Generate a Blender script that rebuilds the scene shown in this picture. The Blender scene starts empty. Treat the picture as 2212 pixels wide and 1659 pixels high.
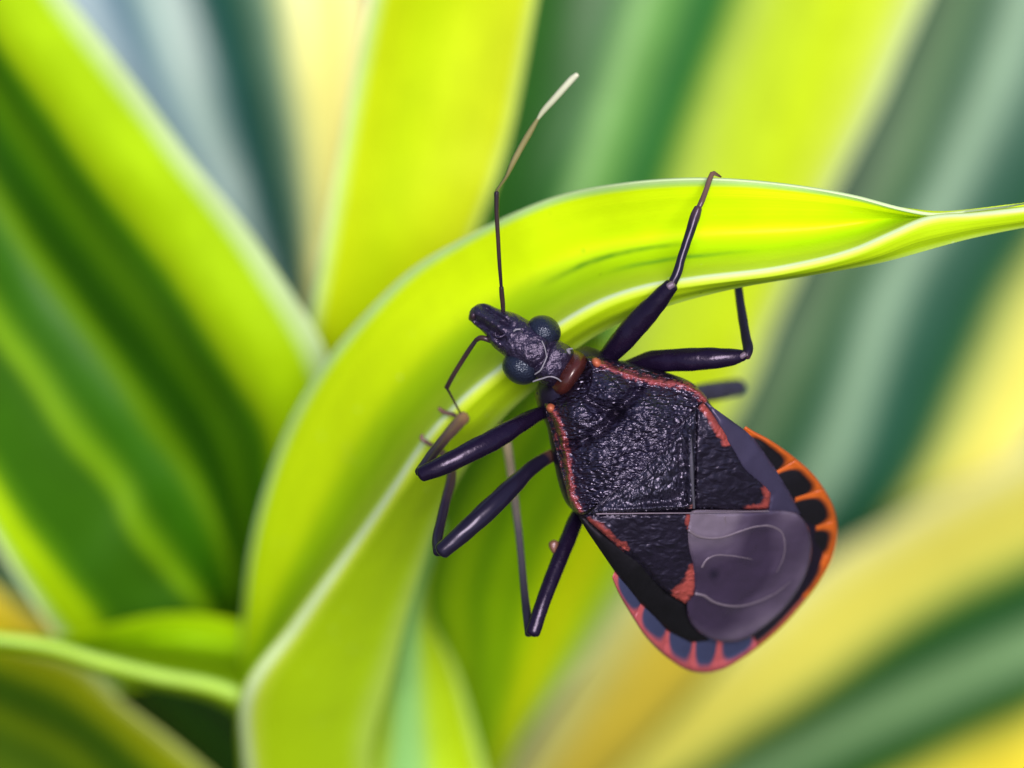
import bpy, bmesh, math, random
import numpy as np
from mathutils import Vector, Matrix, noise
from mathutils.geometry import delaunay_2d_cdt

random.seed(7)
rng = np.random.default_rng(7)
sc = bpy.context.scene
COL = sc.collection

# ------------------------------------------------------------------ camera
PITCH = math.radians(50)
DIST = 0.150                       # lens to the plane of focus, metres
SPAN = 0.0553                      # width of the view at that plane
FOCUS = np.array([0.0, 0.0, 0.34]) # the bug sits about 34 cm above the soil
F = np.array([0, math.cos(PITCH), -math.sin(PITCH)])
U = np.array([0, math.sin(PITCH), math.cos(PITCH)])
R = np.array([1.0, 0, 0])
CAMPOS = FOCUS - F * DIST
cam = bpy.data.cameras.new('camera')
cam.sensor_width = 36
cam.lens = 36 * DIST / SPAN
cam.clip_start = 0.005
cam.clip_end = 400
cam.dof.use_dof = True
cam.dof.focus_distance = DIST
APERTURE = 0.0046
cam.dof.aperture_fstop = cam.lens / 1000 / APERTURE
camo = bpy.data.objects.new('camera', cam)
COL.objects.link(camo)
camo.location = CAMPOS
camo.rotation_euler = (math.pi / 2 - PITCH, 0, 0)
sc.camera = camo

# ------------------------------------------------------------------ light
SUN_EL, SUN_AZ = math.radians(57), math.radians(170)
world = bpy.data.worlds.new('World')
sc.world = world
world.use_nodes = True
wn = world.node_tree
sky = wn.nodes.new('ShaderNodeTexSky')
sky.sky_type = 'NISHITA'
sky.sun_disc = False
sky.sun_elevation = SUN_EL
sky.sun_rotation = SUN_AZ
sky.air_density = 1.0
sky.dust_density = 1.5
bg = wn.nodes['Background']
bg.inputs['Strength'].default_value = 0.075
wn.links.new(sky.outputs[0], bg.inputs['Color'])
sun = bpy.data.lights.new('sun', 'SUN')
sun.energy = 3.4
sun.angle = math.radians(26)
sun.color = (1.0, 0.96, 0.9)
suno = bpy.data.objects.new('sun', sun)
COL.objects.link(suno)
sd = Vector((math.sin(SUN_AZ) * math.cos(SUN_EL), math.cos(SUN_AZ) * math.cos(SUN_EL), math.sin(SUN_EL)))
suno.rotation_euler = sd.to_track_quat('Z', 'Y').to_euler()
suno.location = (0, 0, 2)

sc.view_settings.view_transform = 'Standard'
sc.view_settings.look = 'None'
sc.view_settings.exposure = 0.72
sc.view_settings.gamma = 1
sc.render.engine = 'CYCLES'
sc.cycles.use_denoising = True
sc.cycles.max_bounces = 10
sc.cycles.transmission_bounces = 6
sc.cycles.caustics_reflective = False
sc.cycles.caustics_refractive = False

# ------------------------------------------------------------------ helpers
K = SPAN / 2212


def W(px, py, d):
    """photo position (2212 x 1659 grid) and height d in mm above the plane of focus -> world point"""
    px, py, d = np.broadcast_arrays(np.asarray(px, float), np.asarray(py, float), np.asarray(d, float))
    z = DIST - d * 1e-3
    k = K * z / DIST
    x = (px - 1106) * k
    y = -(py - 829.5) * k
    return CAMPOS + x[..., None] * R + y[..., None] * U + z[..., None] * F


WLOC = {}


def root(name, loc, label=None, cat=None, parent=None):
    o = bpy.data.objects.new(name, None)
    COL.objects.link(o)
    loc = np.array(loc, float)
    o.empty_display_size = 0.004
    if parent is not None:
        o.parent = parent
        o.location = loc - WLOC[parent]
    else:
        o.location = loc
    WLOC[o] = loc
    if label:
        o['label'] = label
    if cat:
        o['category'] = cat
    return o


def obj(name, verts, faces, mat, parent=None, smooth=True, uv=None, attrs=None, origin=None):
    verts = np.asarray(verts, float)
    if origin is None:
        origin = WLOC[parent] if parent is not None else verts.mean(0)
    origin = np.asarray(origin, float)
    me = bpy.data.meshes.new(name)
    me.from_pydata((verts - origin).tolist(), [], [tuple(map(int, f)) for f in faces])
    me.update()
    if uv is not None:
        lay = me.uv_layers.new(name='UVMap')
        li = np.empty(len(me.loops), dtype=np.int32)
        me.loops.foreach_get('vertex_index', li)
        lay.data.foreach_set('uv', np.asarray(uv, np.float32)[li].ravel())
    for k, v in (attrs or {}).items():
        a = me.attributes.new(k, 'FLOAT', 'POINT')
        a.data.foreach_set('value', np.asarray(v, np.float32))
    me.polygons.foreach_set('use_smooth', [smooth] * len(me.polygons))
    me.materials.append(mat)
    bm = bmesh.new()
    bm.from_mesh(me)
    bmesh.ops.recalc_face_normals(bm, faces=bm.faces)
    bm.to_mesh(me)
    bm.free()
    o = bpy.data.objects.new(name, me)
    COL.objects.link(o)
    if parent is not None:
        o.parent = parent
        o.location = origin - WLOC[parent]
    else:
        o.location = origin
    WLOC[o] = origin
    return o


def spline(pts, n):
    """smooth resampling of a control polyline by chord length (columns may hold any data)"""
    p = np.asarray(pts, float)
    if len(p) == 2:
        t = np.linspace(0, 1, n)[:, None]
        return p[0] * (1 - t) + p[1] * t
    seg = np.linalg.norm(np.diff(p[:, :2], axis=0), axis=1)
    x = np.concatenate([[0], np.cumsum(np.maximum(seg, 1e-6))])
    return hermite(x, p, np.linspace(0, x[-1], n))


def hermite(x, p, q):
    x = np.asarray(x, float)
    h = np.diff(x)
    s = np.diff(p, axis=0) / h[:, None]
    m = np.empty_like(p)
    m[0], m[-1] = s[0], s[-1]
    m[1:-1] = (s[:-1] * h[1:, None] + s[1:] * h[:-1, None]) / (h[:-1] + h[1:])[:, None]
    i = np.clip(np.searchsorted(x, q, side='right') - 1, 0, len(h) - 1)
    t = ((q - x[i]) / h[i])[:, None]
    hh = h[i][:, None]
    t2, t3 = t * t, t * t * t
    return (2*t3-3*t2+1)*p[i] + (t3-2*t2+t)*hh*m[i] + (-2*t3+3*t2)*p[i+1] + (t3-t2)*hh*m[i+1]


def grid_normals(g):
    du = np.gradient(g, axis=1)
    dv = np.gradient(g, axis=0)
    n = np.cross(du, dv)
    n /= np.maximum(np.linalg.norm(n, axis=-1, keepdims=True), 1e-12)
    return n


def grid_faces(nv, nu, off=0, flip=False):
    i = np.arange(nv - 1)[:, None] * nu + np.arange(nu - 1)[None, :] + off
    q = np.stack([i, i + 1, i + nu + 1, i + nu], -1).reshape(-1, 4)
    return q[:, ::-1] if flip else q


def leaf(parent, cols, us, mat, nv=90, nu=36, thick=0.35, wav=0.0, seed=0, lip=0.0):
    """a strap leaf lofted through traced columns; each column runs along the leaf, each point (px, py, height)"""
    c = [spline(x, nv) for x in cols]
    c = np.stack(c, 0)                                  # column, along, 3
    q = np.linspace(0, 1, nu)
    q = 0.5 - 0.5 * np.cos(q * math.pi) * (0.35 + 0.65 * np.abs(np.cos(q * math.pi)) ** 0.3)
    q = np.clip(q, 0, 1)
    g = np.empty((nv, nu, 3))
    for k in range(nv):
        g[k] = hermite(us, c[:, k, :], q) if len(us) > 2 else c[0, k] * (1 - q[:, None]) + c[1, k] * q[:, None]
    if wav:
        for k in range(nv):
            for j in range(nu):
                g[k, j, 2] += wav * noise.noise(Vector((k * 0.06 + seed, q[j] * 3.0, seed * 1.7)))
    P = W(g[..., 0], g[..., 1], g[..., 2])
    n = grid_normals(P)
    # the blade thins towards its margins but keeps a rounded lip
    th = thick * 1e-3 * np.clip(np.minimum(q, 1 - q) / 0.12, 0.45, 1.0)[None, :, None]
    a = P + n * th * 0.5
    b = P - n * th * 0.5
    V = np.concatenate([a.reshape(-1, 3), b.reshape(-1, 3)])
    N = nv * nu
    Fc = np.concatenate([grid_faces(nv, nu), grid_faces(nv, nu, N, True)]).tolist()
    for k in range(nv - 1):
        Fc.append([k * nu, (k + 1) * nu, N + (k + 1) * nu, N + k * nu])
        Fc.append([k * nu + nu - 1, N + k * nu + nu - 1, N + (k + 1) * nu + nu - 1, (k + 1) * nu + nu - 1])
    for j in range(nu - 1):
        Fc.append([j, N + j, N + j + 1, j + 1])
        e = (nv - 1) * nu
        Fc.append([e + j, e + j + 1, N + e + j + 1, N + e + j])
    vv = np.linspace(0, 1, nv)
    uv = np.stack(np.broadcast_arrays(q[None, :], vv[:, None]), -1).reshape(-1, 2)
    return obj('leaf', V, Fc, mat, parent, uv=np.concatenate([uv, uv]))


def tube(name, pts, mat, parent, n=24, segs=14, flat=1.0, rough=0.0, seed=0):
    """round limb through (px, py, height mm, radius px); closed with rounded ends"""
    p = spline(pts, n)
    C = W(p[:, 0], p[:, 1], p[:, 2])
    rad = p[:, 3] * K * (DIST - p[:, 2] * 1e-3) / DIST
    T = np.gradient(C, axis=0)
    T /= np.linalg.norm(T, axis=1, keepdims=True)
    # rounded caps
    Cs, Rs, Ts = [], [], []
    for a in (0.05, 0.4, 0.75, 0.94):
        Cs.append(C[0] - T[0] * rad[0] * 0.6 * math.sqrt(max(0, 1 - a * a))); Rs.append(rad[0] * a); Ts.append(T[0])
    for i in range(n):
        Cs.append(C[i]); Rs.append(rad[i]); Ts.append(T[i])
    for a in (0.94, 0.75, 0.4, 0.05):
        Cs.append(C[-1] + T[-1] * rad[-1] * 0.6 * math.sqrt(max(0, 1 - a * a))); Rs.append(rad[-1] * a); Ts.append(T[-1])
    m = len(Cs)
    V = []
    uv = []
    for i in range(m):
        t = Ts[i]
        e1 = np.cross(t, F); e1 /= np.linalg.norm(e1)
        e2 = np.cross(e1, t)
        for k in range(segs):
            a = 2 * math.pi * k / segs
            r = Rs[i]
            if rough:
                r *= 1 + rough * noise.noise(Vector((i * 0.23 + seed, math.cos(a) * 1.5, math.sin(a) * 1.5 + seed)))
            V.append(Cs[i] + e1 * math.cos(a) * r + e2 * math.sin(a) * r * flat)
            uv.append((k / segs, i / (m - 1)))
    Fc = []
    for i in range(m - 1):
        for k in range(segs):
            k2 = (k + 1) % segs
            Fc.append((i*segs+k, i*segs+k2, (i+1)*segs+k2, (i+1)*segs+k))
    Fc.append(tuple(range(segs))[::-1])
    Fc.append(tuple(range((m-1)*segs, m*segs)))
    return obj(name, V, Fc, mat, parent, uv=uv)


def ring_loft(name, secs, mat, parent, n=40, segs=40, power=2.0, bump=None):
    """closed body through sections (px, py, height of centre, half width px, half thickness mm, ax, ay)
    ax, ay: the image direction of the width"""
    p = spline(secs, n)
    V = []; uv = []
    for i in range(n):
        x, y, d, hw, ht, ax, ay = p[i]
        l = math.hypot(ax, ay)
        ax /= l; ay /= l
        for k in range(segs):
            a = 2 * math.pi * k / segs
            ca, sa = math.cos(a), math.sin(a)
            ca = math.copysign(abs(ca) ** (2 / power), ca)
            sa = math.copysign(abs(sa) ** (2 / power), sa)
            qx, qy, qd = x + ax * hw * ca, y + ay * hw * ca, d + ht * sa
            if bump is not None and sa > -0.2:
                qd += bump(qx, qy, i / (n - 1), ca)
            V.append(W(qx, qy, qd))
            uv.append((k / segs, i / (n - 1)))
    Fc = []
    for i in range(n - 1):
        for k in range(segs):
            k2 = (k + 1) % segs
            Fc.append((i*segs+k, i*segs+k2, (i+1)*segs+k2, (i+1)*segs+k))
    Fc.append(tuple(range(segs))[::-1])
    Fc.append(tuple(range((n-1)*segs, n*segs)))
    return obj(name, np.array(V), Fc, mat, parent, uv=uv)


def seg_dist(P, line, closed=False):
    L = np.asarray(line, float)
    if closed:
        L = np.vstack([L, L[:1]])
    best = np.full(len(P), 1e9)
    for a, b in zip(L[:-1], L[1:]):
        ab = b - a
        t = np.clip(((P - a) @ ab) / max(ab @ ab, 1e-9), 0, 1)
        best = np.minimum(best, np.linalg.norm(P - (a + t[:, None] * ab), axis=1))
    return best


def inside(P, poly):
    poly = np.asarray(poly, float)
    x, y = P[:, 0], P[:, 1]
    r = np.zeros(len(P), bool)
    j = len(poly) - 1
    for i in range(len(poly)):
        xi, yi = poly[i]; xj, yj = poly[j]
        c = ((yi > y) != (yj > y)) & (x < (xj - xi) * (y - yi) / (yj - yi + 1e-12) + xi)
        r ^= c
        j = i
    return r


def plate(name, poly, height, mat, parent, step=5.0, thick=0.5, attrs=None, smooth_outline=True, edge_round=6.0, edge_drop=0.25):
    """a shell over an arbitrary outline; height(P, edge) gives mm, edge = distance from the outline in px"""
    poly = np.asarray(poly, float)
    if smooth_outline:
        q = np.vstack([poly[-2:], poly, poly[:2]])
        L = np.sum(np.linalg.norm(np.diff(poly, axis=0), axis=1))
        m = int(L / step) + 12
        s = spline(q, m * 2)
        i0 = np.argmin(np.linalg.norm(s - poly[0], axis=1)[: m]); 
        i1 = m + np.argmin(np.linalg.norm(s - poly[0], axis=1)[m:])
        b = s[i0:i1]
        keep = [0]
        for i in range(1, len(b)):
            if np.linalg.norm(b[i] - b[keep[-1]]) >= step * 0.8:
                keep.append(i)
        b = b[keep]
        if np.linalg.norm(b[-1] - b[0]) < step * 0.5:
            b = b[:-1]
    else:
        b = []
        for i in range(len(poly)):
            a, c = poly[i], poly[(i + 1) % len(poly)]
            k = max(1, int(np.linalg.norm(c - a) / step))
            for j in range(k):
                b.append(a + (c - a) * j / k)
        b = np.array(b)
    lo, hi = b.min(0), b.max(0)
    xs = np.arange(lo[0], hi[0], step)
    ys = np.arange(lo[1], hi[1], step * 0.866)
    G = np.array([(x + (step / 2 if j % 2 else 0), y) for j, y in enumerate(ys) for x in xs])
    G = G[inside(G, b)]
    if len(G):
        G = G[seg_dist(G, b, True) > step * 0.55]
    nb = len(b)
    pts = np.vstack([b, G]) if len(G) else b
    vs, es, fs, *_ = delaunay_2d_cdt([Vector(p) for p in pts], [(i, (i + 1) % nb) for i in range(nb)], [list(range(nb))], 1, 1e-6, False)
    P = np.array([(v.x, v.y) for v in vs])
    e = seg_dist(P, b, True)
    d = height(P, e) - edge_drop * np.clip(1 - e / edge_round, 0, 1) ** 2
    top = W(P[:, 0], P[:, 1], d)
    bot = W(P[:, 0], P[:, 1], d - thick)
    n = len(P)
    from collections import Counter
    cnt = Counter()
    for f in fs:
        for i in range(len(f)):
            cnt[tuple(sorted((f[i], f[(i + 1) % len(f)])))] += 1
    Fc = [tuple(f) for f in fs] + [tuple(x + n for x in reversed(f)) for f in fs]
    for f in fs:
        for i in range(len(f)):
            a, c = f[i], f[(i + 1) % len(f)]
            if cnt[tuple(sorted((a, c)))] == 1:
                Fc.append((c, a, a + n, c + n))
    at = {}
    for k, fn in (attrs or {}).items():
        v = fn(P, e)
        at[k] = np.concatenate([v, v])
    uv = np.vstack([P, P]) * 0.01
    return obj(name, np.vstack([top, bot]), Fc, mat, parent, uv=uv, attrs=at)


# ------------------------------------------------------------------ materials
class NT:
    def __init__(s, name):
        s.m = bpy.data.materials.new(name)
        s.m.use_nodes = True
        s.t = s.m.node_tree
        s.p = s.t.nodes['Principled BSDF']
        s.o = s.t.nodes['Material Output']

    def n(s, typ, **kw):
        nd = s.t.nodes.new('ShaderNode' + typ)
        for k, v in kw.items():
            if k in nd.inputs:
                nd.inputs[k].default_value = v
            else:
                setattr(nd, k, v)
        return nd

    def l(s, a, b):
        s.t.links.new(a, b)

    def math(s, op, a, b=None, clamp=False):
        nd = s.t.nodes.new('ShaderNodeMath')
        nd.operation = op
        nd.use_clamp = clamp
        for i, v in enumerate((a, b)):
            if v is None:
                continue
            if isinstance(v, (int, float)):
                nd.inputs[i].default_value = v
            else:
                s.l(v, nd.inputs[i])
        return nd.outputs[0]

    def mix(s, fac, a, b, blend='MIX'):
        nd = s.t.nodes.new('ShaderNodeMix')
        nd.data_type = 'RGBA'
        nd.blend_type = blend
        for i, v in ((0, fac), (6, a), (7, b)):
            if isinstance(v, (int, float)):
                nd.inputs[i].default_value = v
            elif isinstance(v, tuple):
                nd.inputs[i].default_value = (*v, 1)
            else:
                s.l(v, nd.inputs[i])
        return nd.outputs[2]

    def ramp(s, fac, stops, interp='LINEAR'):
        nd = s.t.nodes.new('ShaderNodeValToRGB')
        cr = nd.color_ramp
        cr.interpolation = interp
        while len(cr.elements) < len(stops):
            cr.elements.new(0.5)
        for e, (pos, c) in zip(cr.elements, stops):
            e.position = pos
            e.color = (*c, 1) if isinstance(c, tuple) else (c, c, c, 1)
        s.l(fac, nd.inputs[0])
        return nd.outputs[0]

    def uvs(s, su, sv, seed=0.0):
        uvn = s.t.nodes.new('ShaderNodeUVMap')
        mp = s.t.nodes.new('ShaderNodeMapping')
        mp.inputs['Scale'].default_value = (su, sv, 1)
        mp.inputs['Location'].default_value = (seed, seed * 0.7, seed)
        s.l(uvn.outputs[0], mp.inputs[0])
        return mp.outputs[0]

    def noise(s, vec, scale=1.0, detail=2.0, rough=0.5, dist=0.0):
        nd = s.t.nodes.new('ShaderNodeTexNoise')
        nd.inputs['Scale'].default_value = scale
        nd.inputs['Detail'].default_value = detail
        nd.inputs['Roughness'].default_value = rough
        nd.inputs['Distortion'].default_value = dist
        if vec is not None:
            s.l(vec, nd.inputs['Vector'])
        return nd.outputs[0]

    def attr(s, name):
        nd = s.t.nodes.new('ShaderNodeAttribute')
        nd.attribute_name = name
        return nd.outputs['Fac']

    def bump(s, h, strength, dist):
        nd = s.t.nodes.new('ShaderNodeBump')
        nd.inputs['Strength'].default_value = strength
        nd.inputs['Distance'].default_value = dist
        s.l(h, nd.inputs['Height'])
        s.l(nd.outputs[0], s.p.inputs['Normal'])
        return nd


def hexc(r, g, b):
    f = lambda v: (v / 255 / 12.92) if v <= 10 else ((v / 255 + 0.055) / 1.055) ** 2.4
    return (f(r), f(g), f(b))


def leaf_mat(name, stops, rough=0.42, spec=0.3, trans=0.35, tint=None, wob=0.03, streak=0.10, seed=0.0, mott=0.08, veins=70, lines=(), specks=False):
    stops = [(p, (min(0.9, c[0] * 1.16), c[1], c[2]) if c[2] < 0.12 * c[1] else c) for p, c in stops]
    t = NT(name)
    uvn = t.n('UVMap')
    sep = t.n('SeparateXYZ')
    t.l(uvn.outputs[0], sep.inputs[0])
    w = t.noise(t.uvs(3.0, 5.0, seed), 1.0, 3.0)
    fine = t.noise(t.uvs(veins, 1.6, seed), 1.0, 2.0)
    u = t.math('ADD', sep.outputs[0], t.math('MULTIPLY', t.math('SUBTRACT', w, 0.5), wob))
    u = t.math('ADD', u, t.math('MULTIPLY', t.math('SUBTRACT', fine, 0.5), wob * 0.8))
    col = t.ramp(u, stops)
    for (u0, slope, hwd, va, vb, lc) in lines:
        du = t.math('ABSOLUTE', t.math('SUBTRACT', u, t.math('ADD', t.math('MULTIPLY', sep.outputs[1], slope), u0)))
        f = t.math('SUBTRACT', 1.0, t.math('DIVIDE', du, hwd), True)
        f = t.math('MULTIPLY', f, t.math('DIVIDE', t.math('SUBTRACT', sep.outputs[1], va), 0.04, True))
        f = t.math('MULTIPLY', f, t.math('DIVIDE', t.math('SUBTRACT', vb, sep.outputs[1]), 0.06, True))
        f = t.math('MULTIPLY', f, t.math('MULTIPLY', t.noise(t.uvs(20, 40, seed + 3), 1.0, 2.0), 1.6), True)
        col = t.mix(f, col, lc)
    tc = t.n('TexCoord')
    if specks:
        vs = t.n('TexVoronoi', Scale=1100.0)
        t.l(tc.outputs['Object'], vs.inputs['Vector'])
        sp = t.n('SeparateXYZ')
        t.l(vs.outputs['Color'], sp.inputs[0])
        dot = t.math('SUBTRACT', 1.0, t.math('DIVIDE', vs.outputs['Distance'], 0.16), True)
        dot = t.math('MULTIPLY', dot, t.math('GREATER_THAN', sp.outputs[0], 0.86))
        pale = t.mix(t.math('GREATER_THAN', sp.outputs[1], 0.35), (0.06, 0.12, 0.01), (0.75, 0.85, 0.5))
        col = t.mix(t.math('MULTIPLY', dot, 0.75), col, pale)
    blot = t.noise(tc.outputs['Object'], 260, 3.0, 0.6)
    v1 = t.math('MULTIPLY', t.math('SUBTRACT', fine, 0.5), 2 * streak)
    v2 = t.math('MULTIPLY', t.math('SUBTRACT', blot, 0.5), 4 * mott)
    val = t.math('ADD', t.math('ADD', v1, v2), 1.0)
    hsv = t.n('HueSaturation')
    t.l(col, hsv.inputs['Color'])
    t.l(val, hsv.inputs['Value'])
    c = hsv.outputs[0]
    t.l(c, t.p.inputs['Base Color'])
    t.p.inputs['Roughness'].default_value = rough
    t.p.inputs['Specular IOR Level'].default_value = spec
    t.bump(fine, 0.25, 0.0001)
    tr = t.n('BsdfTranslucent')
    t.l(c, tr.inputs[0])
    mx = t.n('MixShader')
    mx.inputs[0].default_value = trans
    t.l(t.p.outputs[0], mx.inputs[1])
    t.l(tr.outputs[0], mx.inputs[2])
    t.l(mx.outputs[0], t.o.inputs['Surface'])
    return t.m


# pigments, linear albedo
LIME = (0.64, 0.92, 0.004)
LIMED = (0.34, 0.60, 0.003)
YLIME = (0.46, 0.64, 0.004)
YEL = (0.72, 0.66, 0.06)
CREAM = (0.62, 0.74, 0.42)
MINT = (0.40, 0.66, 0.30)
GRN = (0.055, 0.20, 0.003)
DGRN = (0.012, 0.070, 0.002)
OLIVE = (0.13, 0.24, 0.003)
TEAL = (0.016, 0.085, 0.045)
SLATE = (0.10, 0.17, 0.12)
GREY = (0.24, 0.36, 0.25)

# ------------------------------------------------------------------ ground
t = NT('soil')
tc = t.n('TexCoord')
n1 = t.noise(tc.outputs['Object'], 60, 6, 0.65)
n2 = t.noise(tc.outputs['Object'], 9, 3, 0.5)
c = t.ramp(n1, [(0.3, (0.012, 0.010, 0.006)), (0.55, (0.035, 0.030, 0.015)), (0.75, (0.07, 0.06, 0.03))])
c = t.mix(t.math('MULTIPLY', n2, 0.6), c, (0.02, 0.05, 0.012))
t.l(c, t.p.inputs['Base Color'])
t.p.inputs['Roughness'].default_value = 0.95
t.bump(n1, 0.8, 0.01)
G = 60
gv = []
gx = np.concatenate([-np.geomspace(60, 0.05, 30), [0], np.geomspace(0.05, 60, 30)])
for y in gx:
    for x in gx:
        gv.append((x, y + 0.2, 0.006 * noise.noise(Vector((x * 9, y * 9, 0))) if abs(x) < 2 and abs(y) < 2 else 0.0))
ground = obj('ground', gv, grid_faces(len(gx), len(gx)), t.m, origin=(0, 0, 0))
ground['kind'] = 'structure'

# ------------------------------------------------------------------ plants
t = NT('stem_bark')
tc = t.n('TexCoord')
wv = t.n('TexWave', Scale=90.0, Distortion=2.0)
wv.bands_direction = 'Z'
t.l(tc.outputs['Object'], wv.inputs['Vector'])
c = t.ramp(wv.outputs[0], [(0.0, (0.05, 0.045, 0.02)), (0.5, (0.16, 0.15, 0.07)), (1, (0.22, 0.2, 0.1))])
t.l(c, t.p.inputs['Base Color'])
t.p.inputs['Roughness'].default_value = 0.8
t.bump(wv.outputs[0], 0.4, 0.001)
BARK = t.m


def stem(parent, top, foot, r0, r1):
    top, foot = np.array(top), np.array(foot)
    n, segs = 26, 14
    V = []
    for i in range(n):
        s = i / (n - 1)
        b = (1 - s) ** 2 * top + 2 * s * (1 - s) * np.array([top[0] * 0.5 + foot[0] * 0.5, foot[1] - 0.01, top[2] - 0.06]) + s * s * foot
        r = r0 + (r1 - r0) * s
        r *= 1 + 0.08 * (i % 2)
        for k in range(segs):
            a = 2 * math.pi * k / segs
            V.append(b + np.array([math.cos(a) * r, math.sin(a) * r, 0]))
    Fc = []
    for i in range(n - 1):
        for k in range(segs):
            k2 = (k + 1) % segs
            Fc.append((i*segs+k, i*segs+k2, (i+1)*segs+k2, (i+1)*segs+k))
    Fc.append(tuple(range(segs)))
    Fc.append(tuple(range((n-1)*segs, n*segs)))
    return obj('stem', V, Fc, BARK, parent)


A_TOP = W(560, 1480, -75)
A_FOOT = np.array([A_TOP[0] - 0.01, A_TOP[1] + 0.05, -0.01])
plantA = root('variegated_plant', (A_FOOT[0], A_FOOT[1], 0), 'lime green striped strap-leaved plant whose bent leaf carries the black bug', 'plant')
stem(plantA, A_TOP, A_FOOT, 0.006, 0.010)
B_TOP = W(1120, 1560, -255)
B_FOOT = np.array([B_TOP[0], B_TOP[1] + 0.03, -0.01])
plantB = root('variegated_plant', (B_FOOT[0], B_FOOT[1], 0), 'blurred yellow-edged dark green striped plant behind the bug', 'plant')
stem(plantB, B_TOP, B_FOOT, 0.008, 0.012)

# the bent leaf under the bug: upper margin, hollow inner face, near rim, outer face
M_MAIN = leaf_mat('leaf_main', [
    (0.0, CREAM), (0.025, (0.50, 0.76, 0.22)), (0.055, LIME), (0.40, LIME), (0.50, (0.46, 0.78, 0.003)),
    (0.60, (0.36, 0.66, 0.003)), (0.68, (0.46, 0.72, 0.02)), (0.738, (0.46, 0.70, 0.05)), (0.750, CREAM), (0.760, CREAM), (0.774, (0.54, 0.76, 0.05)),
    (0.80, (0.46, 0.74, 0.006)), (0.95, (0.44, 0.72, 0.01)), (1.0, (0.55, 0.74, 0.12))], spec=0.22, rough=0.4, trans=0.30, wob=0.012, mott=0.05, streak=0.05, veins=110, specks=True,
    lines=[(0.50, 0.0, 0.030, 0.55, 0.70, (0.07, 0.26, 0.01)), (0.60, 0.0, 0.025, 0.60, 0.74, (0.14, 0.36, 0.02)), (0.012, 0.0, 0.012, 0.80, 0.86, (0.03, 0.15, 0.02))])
A = [(548, 1800, -70), (522, 1600, -60), (522, 1480, -52), (527, 1340, -46), (545, 1180, -42), (590, 1010, -37), (640, 890, -33), (700, 790, -29),
     (790, 680, -24), (900, 575, -19), (1000, 515, -15), (1100, 465, -11), (1200, 425, -8), (1350, 396, -4), (1500, 386, -1.8), (1700, 399, -1.2),
     (1850, 425, -1), (1950, 452, -1), (2010, 463, -1), (2100, 456, -1.2), (2290, 430, -1.5)]
B = [(560, 1800, -52), (534, 1620, -40), (530, 1515, -33), (640, 1350, -27), (780, 1160, -19), (860, 1045, -13), (920, 957, -9.5), (1000, 868, -7),
     (1090, 793, -5.5), (1200, 712, -4.2), (1300, 655, -2.8), (1400, 622, -1.6), (1500, 606, -0.9), (1700, 580, -0.3), (1850, 542, -0.2), (1930, 507, -0.3), (2005, 476, -0.5), (2100, 468, -0.8), (2290, 445, -1.2)]
Cc = [(840, 1800, -58), (800, 1659, -49), (850, 1440, -38), (905, 1240, -28), (960, 1090, -19), (1020, 985, -13.5), (1095, 890, -9.5), (1165, 828, -7.8), (1245, 750, -6.2),
     (1350, 690, -4.4), (1450, 656, -3.1), (1580, 622, -2.3), (1750, 592, -1.7), (1900, 565, -1.5), (2100, 512, -1.7), (2290, 474, -2.0)]


def between(P, Q, f, dd, n=24):
    p, q = spline(P, n), spline(Q, n)
    r = p * (1 - f) + q * f
    prof = np.sin(np.linspace(0, 1, n) * math.pi) ** 0.5 if not callable(dd) else None
    r[:, 2] += dd * prof if prof is not None else dd(np.linspace(0, 1, n))
    return r.tolist()


dip = lambda k: (lambda s: -k * np.clip(1 - np.abs(s - 0.45) / 0.52, 0.05, 1) ** 0.6)
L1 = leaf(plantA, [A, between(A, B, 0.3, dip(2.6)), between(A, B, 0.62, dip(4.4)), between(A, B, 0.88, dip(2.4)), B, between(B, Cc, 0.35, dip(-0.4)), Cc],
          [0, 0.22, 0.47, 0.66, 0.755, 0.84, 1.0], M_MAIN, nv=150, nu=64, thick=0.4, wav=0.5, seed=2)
L1['label'] = 'lime leaf arched and folded under the bug'

# broad striped leaf on the upper left
M_L2 = leaf_mat('leaf_striped_left', [
    (0.0, CREAM), (0.03, (0.45, 0.66, 0.12)), (0.06, LIMED), (0.15, LIMED), (0.19, (0.09, 0.26, 0.003)), (0.24, (0.032, 0.135, 0.003)), (0.395, (0.030, 0.12, 0.003)),
    (0.43, (0.15, 0.34, 0.003)), (0.452, (0.10, 0.26, 0.003)), (0.485, (0.025, 0.12, 0.002)), (0.545, (0.03, 0.14, 0.002)), (0.585, (0.10, 0.24, 0.002)), (0.62, (0.035, 0.13, 0.002)),
    (0.655, DGRN), (0.69, (0.03, 0.13, 0.002)), (0.72, (0.075, 0.22, 0.002)), (0.765, (0.035, 0.14, 0.002)), (0.79, (0.06, 0.22, 0.003)), (0.815, (0.30, 0.52, 0.003)), (0.85, LIMED), (0.945, LIMED), (0.965, (0.5, 0.68, 0.2)), (1.0, CREAM)],
    wob=0.02, spec=0.2, trans=0.3, veins=40)
q0 = [(-260, 640, -50), (-140, 930, -50), (0, 1185, -50), (67, 1292, -50), (127, 1378, -52), (250, 1500, -58)]
q1 = [(-200, 620, -50), (-90, 890, -51), (33, 1106, -52), (100, 1199, -53), (167, 1282, -55), (230, 1362, -58), (330, 1480, -64)]
q2 = [(-170, 380, -52), (0, 712, -54), (83, 818, -55), (167, 942, -56), (267, 1058, -58), (290, 1119, -58), (373, 1229, -61), (450, 1325, -64), (500, 1420, -70)]
q3 = [(-170, 160, -52), (-60, 345, -53), (67, 535, -55), (167, 668, -56), (250, 785, -57), (317, 885, -58), (400, 1002, -60), (470, 1150, -63), (510, 1300, -68), (520, 1440, -72)]
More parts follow.
